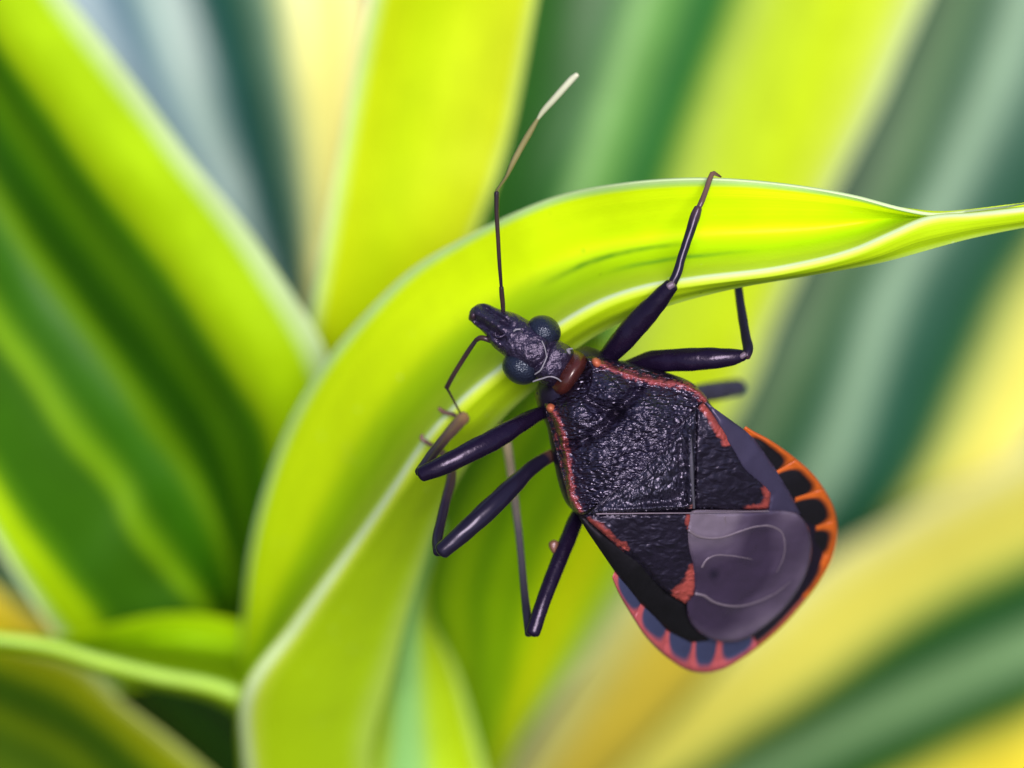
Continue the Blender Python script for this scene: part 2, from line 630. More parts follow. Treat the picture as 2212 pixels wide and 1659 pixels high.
q4 = [(-140, 80, -50), (0, 330, -52), (143, 535, -53), (233, 668, -54), (317, 778, -55), (400, 885, -56), (467, 1018, -59), (510, 1160, -63), (530, 1300, -67), (540, 1440, -71)]
q5 = [(-110, 20, -48), (0, 220, -50), (110, 385, -50), (213, 535, -50), (300, 652, -50), (383, 768, -51), (467, 902, -53), (525, 1080, -58), (545, 1260, -63), (555, 1440, -69)]
q6 = [(-80, -60, -46), (0, 95, -46), (105, 235, -46), (215, 390, -45), (317, 518, -45), (433, 695, -44), (517, 835, -45), (567, 918, -47), (585, 1080, -53), (575, 1280, -60), (568, 1440, -67)]
q7 = [(40, -140, -42), (152, 0, -42), (300, 190, -41), (425, 360, -40), (552, 520, -39), (633, 642, -38), (697, 752, -38), (725, 850, -41), (690, 1020, -48), (620, 1250, -58), (585, 1440, -66)]
L2 = leaf(plantA, [q0, q1, q2, q3, q4, q5, q6, q7][::1], [0, 0.18, 0.44, 0.585, 0.655, 0.72, 0.80, 1.0], M_L2, nv=80, nu=60, thick=0.5, seed=3)

# small cupped leaf in the heart of the rosette
M_L3 = leaf_mat('leaf_heart', [(0.0, LIMED), (0.25, (0.30, 0.58, 0.003)), (0.55, (0.30, 0.55, 0.003)), (0.72, LIMED), (0.78, (0.46, 0.68, 0.14)), (0.84, LIMED), (0.92, (0.28, 0.5, 0.003)), (1.0, (0.10, 0.28, 0.003))], spec=0.2, trans=0.3)
h0 = [(-120, 1390, -44), (0, 1372, -44), (130, 1378, -45), (217, 1357, -48), (283, 1340, -50), (383, 1327, -52), (500, 1339, -53), (610, 1369, -53), (700, 1400, -53)]
h1 = [(-120, 1385, -42), (0, 1376, -43), (130, 1390, -45), (233, 1395, -50), (360, 1395, -53), (480, 1415, -53), (600, 1440, -52)]
h2 = [(-120, 1372, -38), (0, 1378, -38), (100, 1392, -38), (233, 1430, -38), (333, 1455, -37), (467, 1482, -36), (545, 1512, -35)]
h3 = [(-120, 1390, -40), (0, 1402, -40), (133, 1424, -40), (233, 1462, -41), (333, 1484, -41), (467, 1518, -40), (540, 1560, -40)]
L3 = leaf(plantA, [h0, h1, h2, h3], [0, 0.4, 0.78, 1.0], M_L3, nv=60, nu=36, thick=0.5)

# dark striped leaf at the lower left
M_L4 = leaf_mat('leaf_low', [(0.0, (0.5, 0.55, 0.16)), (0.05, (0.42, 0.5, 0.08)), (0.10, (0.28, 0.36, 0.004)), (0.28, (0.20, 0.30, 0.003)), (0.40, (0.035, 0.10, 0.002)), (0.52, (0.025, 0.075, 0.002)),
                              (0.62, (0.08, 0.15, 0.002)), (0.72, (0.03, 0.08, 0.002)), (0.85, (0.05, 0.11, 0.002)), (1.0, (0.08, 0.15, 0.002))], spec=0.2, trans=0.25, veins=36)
k0 = [(-160, 1330, -58), (40, 1395, -56), (177, 1437, -56), (267, 1522, -57), (350, 1584, -58), (443, 1659, -60), (560, 1760, -64)]
k1 = [(-160, 1390, -60), (0, 1440, -60), (120, 1490, -60), (220, 1560, -61), (330, 1660, -63), (420, 1760, -66)]
k2 = [(-160, 1480, -64), (0, 1545, -64), (150, 1620, -65), (280, 1760, -68)]
k3 = [(-200, 1640, -68), (0, 1720, -68), (140, 1800, -70)]
L4 = leaf(plantA, [k0, k1, k2, k3], [0, 0.35, 0.62, 1.0], M_L4, nv=50, nu=36, thick=0.5)
# leaf filling the pocket below the heart, the pocket's shade painted dark green
M_DARK = leaf_mat('leaf_pocket_shade', [(0.0, (0.10, 0.2, 0.02)), (0.08, (0.05, 0.14, 0.004)), (0.3, (0.02, 0.09, 0.003)), (0.6, (0.015, 0.075, 0.004)), (0.9, (0.04, 0.12, 0.006)), (1.0, (0.2, 0.3, 0.05))], spec=0.2, trans=0.2)
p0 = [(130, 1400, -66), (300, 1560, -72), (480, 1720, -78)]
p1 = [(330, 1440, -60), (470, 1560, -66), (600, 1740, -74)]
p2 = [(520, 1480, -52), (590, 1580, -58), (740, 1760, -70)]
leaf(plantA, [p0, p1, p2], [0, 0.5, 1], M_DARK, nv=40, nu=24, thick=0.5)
# yellow leaf glimpsed at the far left
M_YL = leaf_mat('leaf_yellow', [(0.0, YEL), (0.5, (0.66, 0.60, 0.004)), (1.0, (0.6, 0.56, 0.01))], spec=0.25, trans=0.3)
leaf(plantA, [[(-420, 1050, -95), (-120, 1200, -92), (200, 1420, -95)], [(-450, 1250, -98), (-150, 1380, -96), (120, 1520, -98)]], [0, 1], M_YL, nv=30, nu=16)

# upright lime leaf, top centre
M_L5 = leaf_mat('leaf_upright', [(0.0, CREAM), (0.04, (0.55, 0.74, 0.15)), (0.09, YLIME), (0.35, (0.44, 0.66, 0.003)), (0.65, YLIME), (0.92, (0.46, 0.60, 0.01)), (1.0, (0.5, 0.62, 0.15))], spec=0.2, trans=0.3, wob=0.03)
u0 = [(830, -140, -38), (800, 0, -40), (768, 150, -42), (740, 300, -44), (712, 450, -46), (690, 580, -48), (668, 700, -50), (650, 860, -55), (620, 1050, -60), (590, 1300, -68)]
u1 = [(1010, -140, -41), (985, 0, -43), (930, 280, -46), (870, 540, -49), (800, 760, -54), (700, 1000, -63), (610, 1300, -70)]
u2 = [(1190, -140, -40), (1160, 0, -42), (1132, 150, -44), (1100, 300, -46), (1065, 410, -47), (1025, 510, -49), (960, 660, -52), (870, 820, -56), (740, 1050, -62), (630, 1300, -70)]
L5 = leaf(plantA, [u0, u1, u2], [0, 0.5, 1], M_L5, nv=60, nu=40, thick=0.5)

# striped leaf behind, upper left; sky sheen painted in as blue-grey
M_L6 = leaf_mat('leaf_sky_sheen', [(0.0, (0.328, 0.410, 0.426)), (0.10, (0.295, 0.385, 0.426)), (0.20, (0.057, 0.139, 0.205)), (0.34, (0.279, 0.394, 0.361)), (0.42, (0.312, 0.410, 0.361)), (0.50, (0.115, 0.205, 0.197)),
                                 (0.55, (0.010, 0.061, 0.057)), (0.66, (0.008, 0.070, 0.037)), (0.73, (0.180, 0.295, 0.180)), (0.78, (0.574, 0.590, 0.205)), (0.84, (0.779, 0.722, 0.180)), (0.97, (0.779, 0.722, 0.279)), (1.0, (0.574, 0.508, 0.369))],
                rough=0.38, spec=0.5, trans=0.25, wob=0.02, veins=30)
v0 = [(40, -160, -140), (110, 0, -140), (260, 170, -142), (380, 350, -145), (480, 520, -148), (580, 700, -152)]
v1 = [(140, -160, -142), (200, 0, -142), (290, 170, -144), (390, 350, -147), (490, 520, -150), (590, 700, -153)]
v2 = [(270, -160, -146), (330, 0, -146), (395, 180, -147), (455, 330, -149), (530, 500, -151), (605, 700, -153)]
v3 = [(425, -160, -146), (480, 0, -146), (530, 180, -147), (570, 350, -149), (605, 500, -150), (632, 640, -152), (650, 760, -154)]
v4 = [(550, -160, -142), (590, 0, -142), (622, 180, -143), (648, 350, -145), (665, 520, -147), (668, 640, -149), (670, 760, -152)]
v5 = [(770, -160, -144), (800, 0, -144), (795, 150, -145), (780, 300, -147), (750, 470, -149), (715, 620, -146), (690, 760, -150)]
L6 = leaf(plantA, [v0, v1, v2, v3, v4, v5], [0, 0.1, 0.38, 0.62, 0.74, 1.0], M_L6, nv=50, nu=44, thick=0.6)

# tall leaf behind, top right: dark stripes and a wide lime margin
M_L7 = leaf_mat('leaf_tall', [(0.0, GRN), (0.10, (0.012, 0.085, 0.003)), (0.26, (0.010, 0.085, 0.006)), (0.34, (0.025, 0.13, 0.02)), (0.40, (0.24, 0.44, 0.15)), (0.45, (0.12, 0.30, 0.06)), (0.52, (0.02, 0.13, 0.025)), (0.57, (0.03, 0.16, 0.02)),
                               (0.66, (0.40, 0.60, 0.07)), (0.72, (0.50, 0.74, 0.03)), (0.84, (0.56, 0.80, 0.01)), (0.93, (0.54, 0.74, 0.05)), (0.98, (0.66, 0.76, 0.25)), (1.0, CREAM)], spec=0.25, trans=0.3, wob=0.02, veins=40)
t0 = [(1120, -160, -112), (1070, 100, -112), (1010, 450, -115), (960, 750, -120), (960, 1000, -128), (1050, 1300, -150)]
t1 = [(1270, -160, -114), (1180, 200, -115), (1110, 460, -117), (1060, 700, -121), (1060, 950, -128), (1100, 1300, -152)]
t2 = [(1440, -160, -114), (1400, 0, -114), (1330, 200, -115), (1270, 380, -116), (1190, 650, -120), (1150, 900, -127), (1140, 1300, -153)]
t3 = [(1590, -160, -112), (1535, 0, -112), (1462, 200, -113), (1402, 370, -114), (1310, 650, -118), (1240, 900, -126), (1180, 1300, -153)]
t4 = [(1690, -160, -110), (1640, 0, -110), (1560, 200, -111), (1500, 380, -112), (1400, 650, -116), (1310, 900, -124), (1210, 1300, -152)]
t5 = [(1860, -160, -104), (1810, 0, -104), (1720, 250, -105), (1600, 600, -109), (1480, 900, -118), (1280, 1250, -148)]
t6 = [(2070, -160, -98), (2000, 0, -98), (1956, 97, -98), (1907, 209, -99), (1844, 331, -100), (1805, 404, -101), (1723, 598, -104), (1674, 705, -107), (1635, 806, -110), (1560, 950, -116), (1340, 1250, -142)]
L7 = leaf(plantB, [t0, t1, t2, t3, t4, t5, t6], [0, 0.2, 0.41, 0.54, 0.66, 0.82, 1.0], M_L7, nv=60, nu=50, thick=0.6)

# striped green leaf at the right, sky sheen painted into its grey stripes
M_L8 = leaf_mat('leaf_grey_sheen', [(0.0, (0.025, 0.05, 0.03)), (0.05, (0.03, 0.06, 0.035)), (0.14, (0.10, 0.17, 0.085)), (0.20, (0.10, 0.17, 0.085)), (0.26, (0.015, 0.075, 0.025)), (0.31, (0.012, 0.065, 0.03)), (0.39, (0.19, 0.30, 0.19)), (0.45, (0.19, 0.30, 0.20)),
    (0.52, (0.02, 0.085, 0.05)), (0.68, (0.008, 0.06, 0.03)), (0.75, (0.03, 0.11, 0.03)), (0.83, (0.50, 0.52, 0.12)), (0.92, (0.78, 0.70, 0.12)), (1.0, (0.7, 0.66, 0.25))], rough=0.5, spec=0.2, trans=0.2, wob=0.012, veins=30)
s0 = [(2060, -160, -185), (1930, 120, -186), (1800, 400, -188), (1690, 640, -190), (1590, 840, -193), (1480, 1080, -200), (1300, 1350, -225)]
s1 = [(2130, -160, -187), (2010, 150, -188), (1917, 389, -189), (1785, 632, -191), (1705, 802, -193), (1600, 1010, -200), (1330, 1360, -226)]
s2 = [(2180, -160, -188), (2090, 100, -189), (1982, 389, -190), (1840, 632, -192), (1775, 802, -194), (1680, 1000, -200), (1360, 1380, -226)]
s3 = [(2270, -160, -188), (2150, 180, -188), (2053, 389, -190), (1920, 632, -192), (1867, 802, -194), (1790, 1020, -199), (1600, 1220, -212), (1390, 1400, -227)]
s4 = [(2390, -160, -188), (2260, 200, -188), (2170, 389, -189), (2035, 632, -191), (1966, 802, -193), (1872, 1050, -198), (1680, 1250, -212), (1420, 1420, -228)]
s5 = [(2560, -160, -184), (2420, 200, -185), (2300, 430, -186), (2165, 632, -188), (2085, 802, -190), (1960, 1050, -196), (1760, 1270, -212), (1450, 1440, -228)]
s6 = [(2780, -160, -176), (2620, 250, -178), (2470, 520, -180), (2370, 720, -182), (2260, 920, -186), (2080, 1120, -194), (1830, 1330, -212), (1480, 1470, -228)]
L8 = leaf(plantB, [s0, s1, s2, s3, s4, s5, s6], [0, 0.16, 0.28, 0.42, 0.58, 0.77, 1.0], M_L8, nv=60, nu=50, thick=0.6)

# wide yellow-banded leaf, lower right
M_L9 = leaf_mat('leaf_yellowband', [(0.0, (0.72, 0.70, 0.36)), (0.06, (0.78, 0.74, 0.24)), (0.14, (0.72, 0.66, 0.11)), (0.30, (0.72, 0.66, 0.11)), (0.36, (0.55, 0.56, 0.10)), (0.42, (0.14, 0.24, 0.04)), (0.46, (0.015, 0.075, 0.012)), (0.55, (0.015, 0.07, 0.02)),
                                     (0.63, (0.16, 0.28, 0.12)), (0.68, (0.17, 0.29, 0.13)), (0.74, (0.02, 0.085, 0.02)), (0.80, (0.01, 0.055, 0.01)), (0.85, (0.06, 0.14, 0.02)), (0.90, (0.55, 0.55, 0.05)), (1.0, (0.74, 0.68, 0.03))], spec=0.2, trans=0.25, wob=0.012, veins=24)
e0 = [(960, 1840, -225), (1080, 1720, -218), (1200, 1620, -212), (1340, 1530, -206), (1500, 1430, -200), (1650, 1320, -196), (1809, 1195, -192), (1900, 1147, -190), (2000, 1090, -188), (2212, 985, -186), (2420, 880, -186)]
e1 = [(1060, 1900, -232), (1250, 1790, -226), (1400, 1712, -221), (1518, 1643, -217), (1600, 1586, -214), (1703, 1524, -211), (1825, 1438, -208), (1948, 1348, -205), (2071, 1274, -203), (2212, 1209, -201), (2420, 1100, -200)]
e2 = [(1150, 1980, -236), (1450, 1780, -228), (1723, 1635, -220), (1866, 1565, -216), (2030, 1491, -212), (2212, 1410, -208), (2420, 1310, -206)]
e3 = [(1250, 2040, -238), (1700, 1800, -226), (2010, 1648, -216), (2112, 1596, -212), (2212, 1553, -208), (2420, 1460, -205)]
e4 = [(1350, 2120, -238), (1900, 1880, -222), (2212, 1730, -208), (2420, 1640, -203)]
L9 = leaf(plantB, [e0, e1, e2, e3, e4], [0, 0.40, 0.66, 0.87, 1.0], M_L9, nv=60, nu=50, thick=0.6)

# green leaf between the left legs and the body
M_L10 = leaf_mat('leaf_mid', [(0.0, (0.20, 0.46, 0.003)), (0.07, (0.10, 0.32, 0.003)), (0.14, (0.30, 0.60, 0.003)), (0.24, (0.44, 0.74, 0.003)), (0.33, (0.18, 0.46, 0.003)), (0.42, (0.40, 0.72, 0.003)), (0.52, (0.26, 0.56, 0.003)),
    (0.62, (0.56, 0.84, 0.003)), (0.75, (0.72, 0.88, 0.004)), (0.87, (0.50, 0.80, 0.01)), (0.94, (0.6, 0.76, 0.18)), (1.0, (0.70, 0.74, 0.42))], spec=0.2, trans=0.45, wob=0.03, veins=40)
m0 = [(960, 1780, -66), (955, 1600, -64), (930, 1430, -60), (902, 1290, -56), (930, 1160, -50), (985, 1020, -44), (1070, 900, -38), (1180, 800, -34), (1290, 700, -32)]
m1 = [(1010, 1780, -72), (1000, 1600, -70), (985, 1430, -66), (975, 1270, -61), (1015, 1120, -55), (1080, 980, -49), (1150, 880, -44), (1300, 740, -40)]
m2 = [(1040, 1780, -80), (1060, 1600, -78), (1095, 1430, -75), (1130, 1270, -70), (1190, 1110, -64), (1270, 960, -58), (1360, 840, -54)]
m3 = [(1060, 1780, -88), (1110, 1640, -88), (1197, 1511, -87), (1281, 1407, -86), (1356, 1296, -84), (1450, 1150, -80), (1520, 1000, -76)]
L10 = leaf(plantA, [m0, m1, m2, m3], [0, 0.2, 0.55, 1.0], M_L10, nv=60, nu=40, thick=0.5)
# mint-edged leaf beside the foot of the bent leaf
M_L12 = leaf_mat('leaf_mint', [(0.0, LIMED), (0.22, (0.38, 0.62, 0.05)), (0.38, (0.26, 0.52, 0.16)), (0.55, (0.27, 0.52, 0.15)), (0.68, (0.40, 0.66, 0.02)), (0.90, (0.42, 0.66, 0.003)), (1.0, (0.5, 0.7, 0.15))], spec=0.25, trans=0.3)
w0 = [(760, 1800, -58), (790, 1640, -56), (840, 1430, -52), (890, 1260, -46), (950, 1120, -40)]
w1 = [(905, 1800, -56), (900, 1640, -54), (893, 1430, -50), (903, 1280, -46), (955, 1125, -40)]
w2 = [(1085, 1800, -60), (1036, 1620, -58), (985, 1450, -54), (922, 1310, -49), (930, 1220, -45), (962, 1130, -41)]
L12 = leaf(plantA, [w0, w1, w2], [0, 0.55, 1], M_L12, nv=40, nu=30, thick=0.5)
# yellow leaf below the bug, its shade painted in as olive
M_L13 = leaf_mat('leaf_yellow_shaded', [(0.0, (0.62, 0.62, 0.22)), (0.15, (0.62, 0.58, 0.16)), (0.35, (0.60, 0.54, 0.06)), (0.75, (0.54, 0.47, 0.04)), (0.9, (0.34, 0.32, 0.05)), (1.0, (0.2, 0.22, 0.04))], spec=0.25, trans=0.25)
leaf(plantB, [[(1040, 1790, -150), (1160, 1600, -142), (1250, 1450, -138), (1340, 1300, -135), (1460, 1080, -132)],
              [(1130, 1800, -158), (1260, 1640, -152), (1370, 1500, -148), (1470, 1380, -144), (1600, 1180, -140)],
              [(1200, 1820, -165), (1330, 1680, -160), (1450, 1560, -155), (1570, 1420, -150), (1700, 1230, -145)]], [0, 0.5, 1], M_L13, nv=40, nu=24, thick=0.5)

# deeper leaves of the rear plant, radiating from its crown, fill what lies behind
M_BACK = [leaf_mat('leaf_back_green', [(0.0, (0.5, 0.5, 0.08)), (0.12, (0.4, 0.44, 0.05)), (0.2, TEAL), (0.45, (0.10, 0.2, 0.1)), (0.6, TEAL), (0.8, (0.03, 0.12, 0.03)), (0.9, (0.5, 0.5, 0.08)), (1.0, YEL)], spec=0.35, trans=0.2, veins=24),
          leaf_mat('leaf_back_dark', [(0.0, (0.12, 0.2, 0.08)), (0.1, TEAL), (0.5, (0.03, 0.13, 0.07)), (0.9, TEAL), (1.0, (0.2, 0.3, 0.1))], spec=0.35, trans=0.2, veins=24)]
cx, cy = 1120, 1500
for k in range(17):
    a = math.radians(-172 + k * 21.5 + random.uniform(-5, 5))
    dx, dy = math.cos(a), math.sin(a)
    nx, ny = -dy, dx
    Ln = random.uniform(1500, 1900) if dy < 0.3 else 900
    hw = random.uniform(150, 190)
    z0, z1 = -262 - 3 * (k % 3), -250 - random.uniform(0, 35)
    def cl(off, dz):
        out = []
        for s, wd in ((0.02, 0.35), (0.2, 0.75), (0.45, 1.0), (0.7, 0.85), (0.9, 0.45), (1.0, 0.06)):
            out.append((cx + dx * Ln * s + nx * off * hw * wd, cy + dy * Ln * s + ny * off * hw * wd, z0 + (z1 - z0) * s + 10 * math.sin(s * math.pi) + dz))
        return out
    leaf(plantB, [cl(-1, 3), cl(0, -3), cl(1, 3)], [0, 0.5, 1], M_BACK[0 if k in (9, 13) else 1], nv=24, nu=16, thick=0.6)

# ------------------------------------------------------------------ bug
BN = np.array([1225.0, 815.0])
BA = np.array([0.688, 0.726])
BB = np.array([-0.726, 0.688])


def sw(P):
    q = np.atleast_2d(P) - BN
    return q @ BA, q @ BB


def base(s):
    return np.interp(s, [-60, 0, 80, 160, 240, 300, 400, 500, 600, 720], [-0.6, 0.0, 0.45, 0.8, 0.9, 0.5, -1.2, -3.6, -6.4, -10.2])


def hwid(s):
    return np.interp(s, [-28, -10, 12, 43, 80, 120, 148, 175, 200, 230, 262, 340, 400, 450, 530, 600, 650, 690, 712],
                     [55, 78, 87, 98, 119, 145, 162, 172, 184, 190, 187, 202, 226, 240, 250, 240, 205, 130, 30])


# materials of the bug
def cuticle(name, col, rough=0.34, bump=0.5, scale=900, coat=0.0, spec=0.6, tint=(0.86, 0.70, 1.0), bdist=0.00006):
    t = NT(name)
    tc = t.n('TexCoord')
    n1 = t.noise(tc.outputs['Object'], scale * 3, 4, 0.6)
    n2 = t.noise(tc.outputs['Object'], scale * 0.5, 3, 0.5)
    c = t.mix(t.math('MULTIPLY', n2, 0.9), tuple(0.4 * x for x in col), tuple(1.15 * x for x in col))
    t.l(c, t.p.inputs['Base Color'])
    t.l(t.math('ADD', t.math('MULTIPLY', n1, 0.25), rough - 0.12), t.p.inputs['Roughness'])
    t.p.inputs['Specular IOR Level'].default_value = spec
    t.p.inputs['Specular Tint'].default_value = (*tint, 1)
    t.p.inputs['Coat Weight'].default_value = coat
    t.p.inputs['Coat Roughness'].default_value = 0.15
    t.bump(n1, bump, bdist)
    return t


BLACK = cuticle('cuticle_black', (0.009, 0.006, 0.016), spec=0.4).m
LEGM = cuticle('cuticle_leg', (0.008, 0.004, 0.016), rough=0.27, bump=0.4, scale=650, coat=0.0, spec=0.30, bdist=0.00009).m
HEADM = cuticle('cuticle_head', (0.014, 0.009, 0.026), rough=0.28, bump=0.9, scale=1300, bdist=0.00014, spec=0.9).m
NECKM = cuticle('cuticle_neck', (0.065, 0.013, 0.010), rough=0.30, bump=0.5, scale=500, coat=0.1, tint=(1, .9, .95)).m
PALE = cuticle('cuticle_pale', (0.22, 0.20, 0.24), rough=0.5).m
ORANGE = cuticle('cuticle_orange', (0.46, 0.11, 0.05), rough=0.45, bump=0.5, tint=(1, 1, 1)).m
JOINT = cuticle('cuticle_joint', (0.16, 0.11, 0.15), rough=0.4).m

t = NT('cuticle_eye')
tc = t.n('TexCoord')
vo = t.n('TexVoronoi', Scale=9500.0)
t.l(tc.outputs['Object'], vo.inputs['Vector'])
t.p.inputs['Base Color'].default_value = (0.008, 0.010, 0.022, 1)
t.p.inputs['Roughness'].default_value = 0.28
t.p.inputs['Specular Tint'].default_value = (0.75, 0.8, 1, 1)
t.bump(t.math('SUBTRACT', 1.0, vo.outputs['Distance']), 0.6, 0.00006)
EYE = t.m


def red_mat(name, col, red, half, scale, tscale, bump=0.9, rough=0.36, ang=0.0, nz=16.0, warp=2.5, spec=1.0):
    """dark sclerite whose 'red' attribute (px from the coloured line) paints pigment with a ragged border"""
    t = NT(name)
    tc = t.n('TexCoord')
    uvn = t.n('UVMap')
    mp = t.n('Mapping')
    mp.inputs['Rotation'].default_value = (0, 0, ang)
    mp.inputs['Scale'].default_value = (tscale[0], tscale[1], 1)
    t.l(uvn.outputs[0], mp.inputs[0])
    n1 = t.noise(tc.outputs['Object'], scale * 3.5, 4, 0.6)
    n2 = t.noise(tc.outputs['Object'], scale * 0.6, 3, 0.55)
    nd = t.n('TexNoise', Scale=0.45, Detail=2.0)
    t.l(mp.outputs[0], nd.inputs['Vector'])
    ad = t.n('VectorMath', operation='ADD')
    t.l(mp.outputs[0], ad.inputs[0])
    sc_ = t.n('VectorMath', operation='SCALE')
    sc_.inputs['Scale'].default_value = warp
    t.l(nd.outputs['Color'], sc_.inputs[0])
    t.l(sc_.outputs[0], ad.inputs[1])
    vo = t.n('TexVoronoi', feature='SMOOTH_F1')
    vo.inputs['Scale'].default_value = 1.0
    vo.inputs['Smoothness'].default_value = 0.35
    t.l(ad.outputs[0], vo.inputs['Vector'])
    wr = t.math('SUBTRACT', 1.0, vo.outputs['Distance'])
    dark = t.mix(n2, tuple(0.25 * x for x in col), tuple(0.9 * x for x in col))
    d = t.math('ADD', t.attr('red'), t.math('ADD', t.math('MULTIPLY', t.math('SUBTRACT', n1, 0.5), nz * 2), t.math('MULTIPLY', t.math('SUBTRACT', vo.outputs['Distance'], 0.45), 8.0)))
    m = t.math('SUBTRACT', 1.0, t.math('DIVIDE', t.math('SUBTRACT', d, half - 4), 8.0), True)
    m2 = t.math('MULTIPLY', m, 0.92, True)
    redv = t.mix(n2, tuple(0.55 * x for x in red), tuple(1.35 * x for x in red))
    t.l(t.mix(m2, dark, redv), t.p.inputs['Base Color'])
    t.l(t.math('ADD', t.math('MULTIPLY', n1, 0.3), rough - 0.14), t.p.inputs['Roughness'])
    t.p.inputs['Specular IOR Level'].default_value = spec
    t.p.inputs['Specular Tint'].default_value = (0.82, 0.70, 1.0, 1)
    t.bump(t.math('ADD', wr, t.math('MULTIPLY', n1, 0.35)), bump, 0.00022)
    return t.m


RED = (0.25, 0.045, 0.045)
PRONM = red_mat('cuticle_pronotum', (0.012, 0.008, 0.024), RED, 7, 1100, (6.5, 13), bump=1.0, rough=0.30, ang=math.radians(12))
CORM = red_mat('cuticle_corium', (0.011, 0.008, 0.020), (0.27, 0.048, 0.040), 8, 900, (3.2, 6), bump=0.55, rough=0.38, nz=7.0, spec=0.48, ang=math.radians(-50), warp=4.0)
COSTM = cuticle('cuticle_costal', (0.030, 0.028, 0.055), rough=0.42, bump=0.25, scale=600).m

NECK_W = W(1232, 812, -2.5)
bug = root('assassin_bug', W(1400, 1000, -7), 'black shield-backed bug with red-banded edge clinging to the bent lime leaf', 'bug')

# --- head
HO = np.array([1018.0, 675.0])
HA = np.array([0.857, 0.515])
HB = np.array([-0.515, 0.857])


def hp(a, b):
    return HO + HA * a + HB * b


def hsec(a, b, d, hw, ht):
    q = hp(a, b)
    return (q[0], q[1], d, hw, ht, HB[0], HB[1])


def head_bump(x, y, s, ca):
    q = np.array([x, y]) - HO
    a, b = q @ HA, q @ HB
    h = 0
    # central ridge of the snout with grooves beside it
    if a < 105:
        b0 = -8 + a * 0.05
        fade = min(1, max(0, (105 - a) / 30)) * min(1, max(0, a / 10))
        h += fade * (0.28 * math.exp(-((b - b0) / 8) ** 2) - 0.30 * math.exp(-((abs(b - b0) - 17) / 5) ** 2))
    # antennal tubercles
    for bb in (-34, 30):
        h += 0.30 * math.exp(-((a - 66) / 16) ** 2 - ((b - bb) / 11) ** 2)
    # socket pit
    h -= 0.35 * math.exp(-((a - 80) / 8) ** 2 - ((b - 13) / 7) ** 2)
    # furrow behind the eyes, and the hind lobe
    h -= 0.32 * math.exp(-((a - 190 + 0.35 * abs(b)) / 6) ** 2)
    h += 0.25 * math.exp(-((a - 218) / 16) ** 2 - ((abs(b) - 26) / 14) ** 2)
    h += 0.10 * noise.noise(Vector((x * 0.10, y * 0.10, 3))) + 0.055 * noise.noise(Vector((x * 0.28, y * 0.28, 5)))
    return h


head = ring_loft('head', [hsec(-4, -4, -2.6, 4, 0.15), hsec(0, -3, -2.6, 15, 0.5), hsec(10, -6, -2.5, 23, 0.66), hsec(22, -7, -2.4, 27, 0.78), hsec(38, -7, -2.2, 29, 0.9), hsec(54, -6, -2.0, 33, 1.05),
                          hsec(75, -4, -1.8, 42, 1.2), hsec(105, -3, -1.5, 46, 1.35), hsec(130, -1, -1.4, 47, 1.45), hsec(155, 0, -1.3, 46, 1.5), hsec(180, 1, -1.3, 47, 1.45), hsec(205, 3, -1.4, 50, 1.4),
                          hsec(228, 3, -1.5, 48, 1.3), hsec(240, 3, -1.7, 41, 1.1), hsec(247, 2, -1.9, 27, 0.8), hsec(250, 2, -2.1, 12, 0.4)], HEADM, bug, n=110, segs=72, power=2.2, bump=head_bump)


def ellipsoid(name, c, ra, rb, rd, mat, parent, ax=HA, bx=HB, nu=32, nv=20):
    V = []
    for i in range(nv + 1):
        th = math.pi * i / nv
        for k in range(nu):
            a = 2 * math.pi * k / nu
            x, y, z = math.sin(th) * math.cos(a), math.sin(th) * math.sin(a), math.cos(th)
            q = np.array(c[:2]) + ax * ra * x + bx * rb * y
            V.append(W(q[0], q[1], c[2] + rd * z))
    Fc = []
    for i in range(nv):
        for k in range(nu):
            k2 = (k + 1) % nu
            Fc.append((i*nu+k, i*nu+k2, (i+1)*nu+k2, (i+1)*nu+k))
    o = obj(name, V, Fc, mat, parent)
    bm = bmesh.new(); bm.from_mesh(o.data)
    bmesh.ops.remove_doubles(bm, verts=bm.verts, dist=1e-7)
    bmesh.ops.recalc_face_normals(bm, faces=bm.faces)
    bm.to_mesh(o.data); bm.free()
    return o


q = hp(155, -44); ellipsoid('eye', (q[0], q[1], -1.35), 39, 36, 1.25, EYE, head)
q = hp(153, 46); ellipsoid('eye', (q[0], q[1], -1.35), 42, 37, 1.25, EYE, head)
q = hp(222, -33); ellipsoid('ocellus', (q[0], q[1], -0.55), 8, 8, 0.28, PALE, head)
q = hp(222, 37); ellipsoid('ocellus', (q[0], q[1], -0.60), 8, 8, 0.28, BLACK, head)


def zline(pts, z, r, f=lambda x, y: (864.06 + x * 0.20833, 576.04 + y * 0.20833)):
    return [(*f(x, y), zz, r) for (x, y), zz in zip(pts, z)]


tube('seam', zline([(1525, 930), (1490, 1010), (1460, 1070), (1400, 1115)], [0.15, 0.12, 0.08, -0.15], 1.8), PALE, head, n=16, segs=8, rough=0.5)
tube('seam', zline([(1380, 1190), (1460, 1165), (1555, 1140), (1630, 1160), (1680, 1195)], [-0.42, -0.22, -0.05, -0.1, -0.3], 2.0), PALE, head, n=18, segs=8, rough=0.5, seed=3)
tube('seam', zline([(1470, 770), (1500, 840), (1520, 930)], [0.18, 0.2, 0.15], 1.3), PALE, head, n=12, segs=8, rough=0.6, seed=5)
tube('mark', zline([(1180, 668), (1210, 652), (1245, 648)], [0.0, 0.03, 0.02], 2.2), PALE, head, n=8, segs=8, rough=0.5, seed=8)
tube('mark', zline([(985, 690), (1000, 725), (1050, 725), (1085, 705)], [-0.55, -0.5, -0.4, -0.4], 2.6), HEADM, head, n=12, segs=8, seed=9)
tube('mark', zline([(1720, 905), (1735, 860), (1785, 850)], [-0.5, -0.45, -0.55], 2.0), PALE, head, n=8, segs=8, rough=0.5, seed=11)
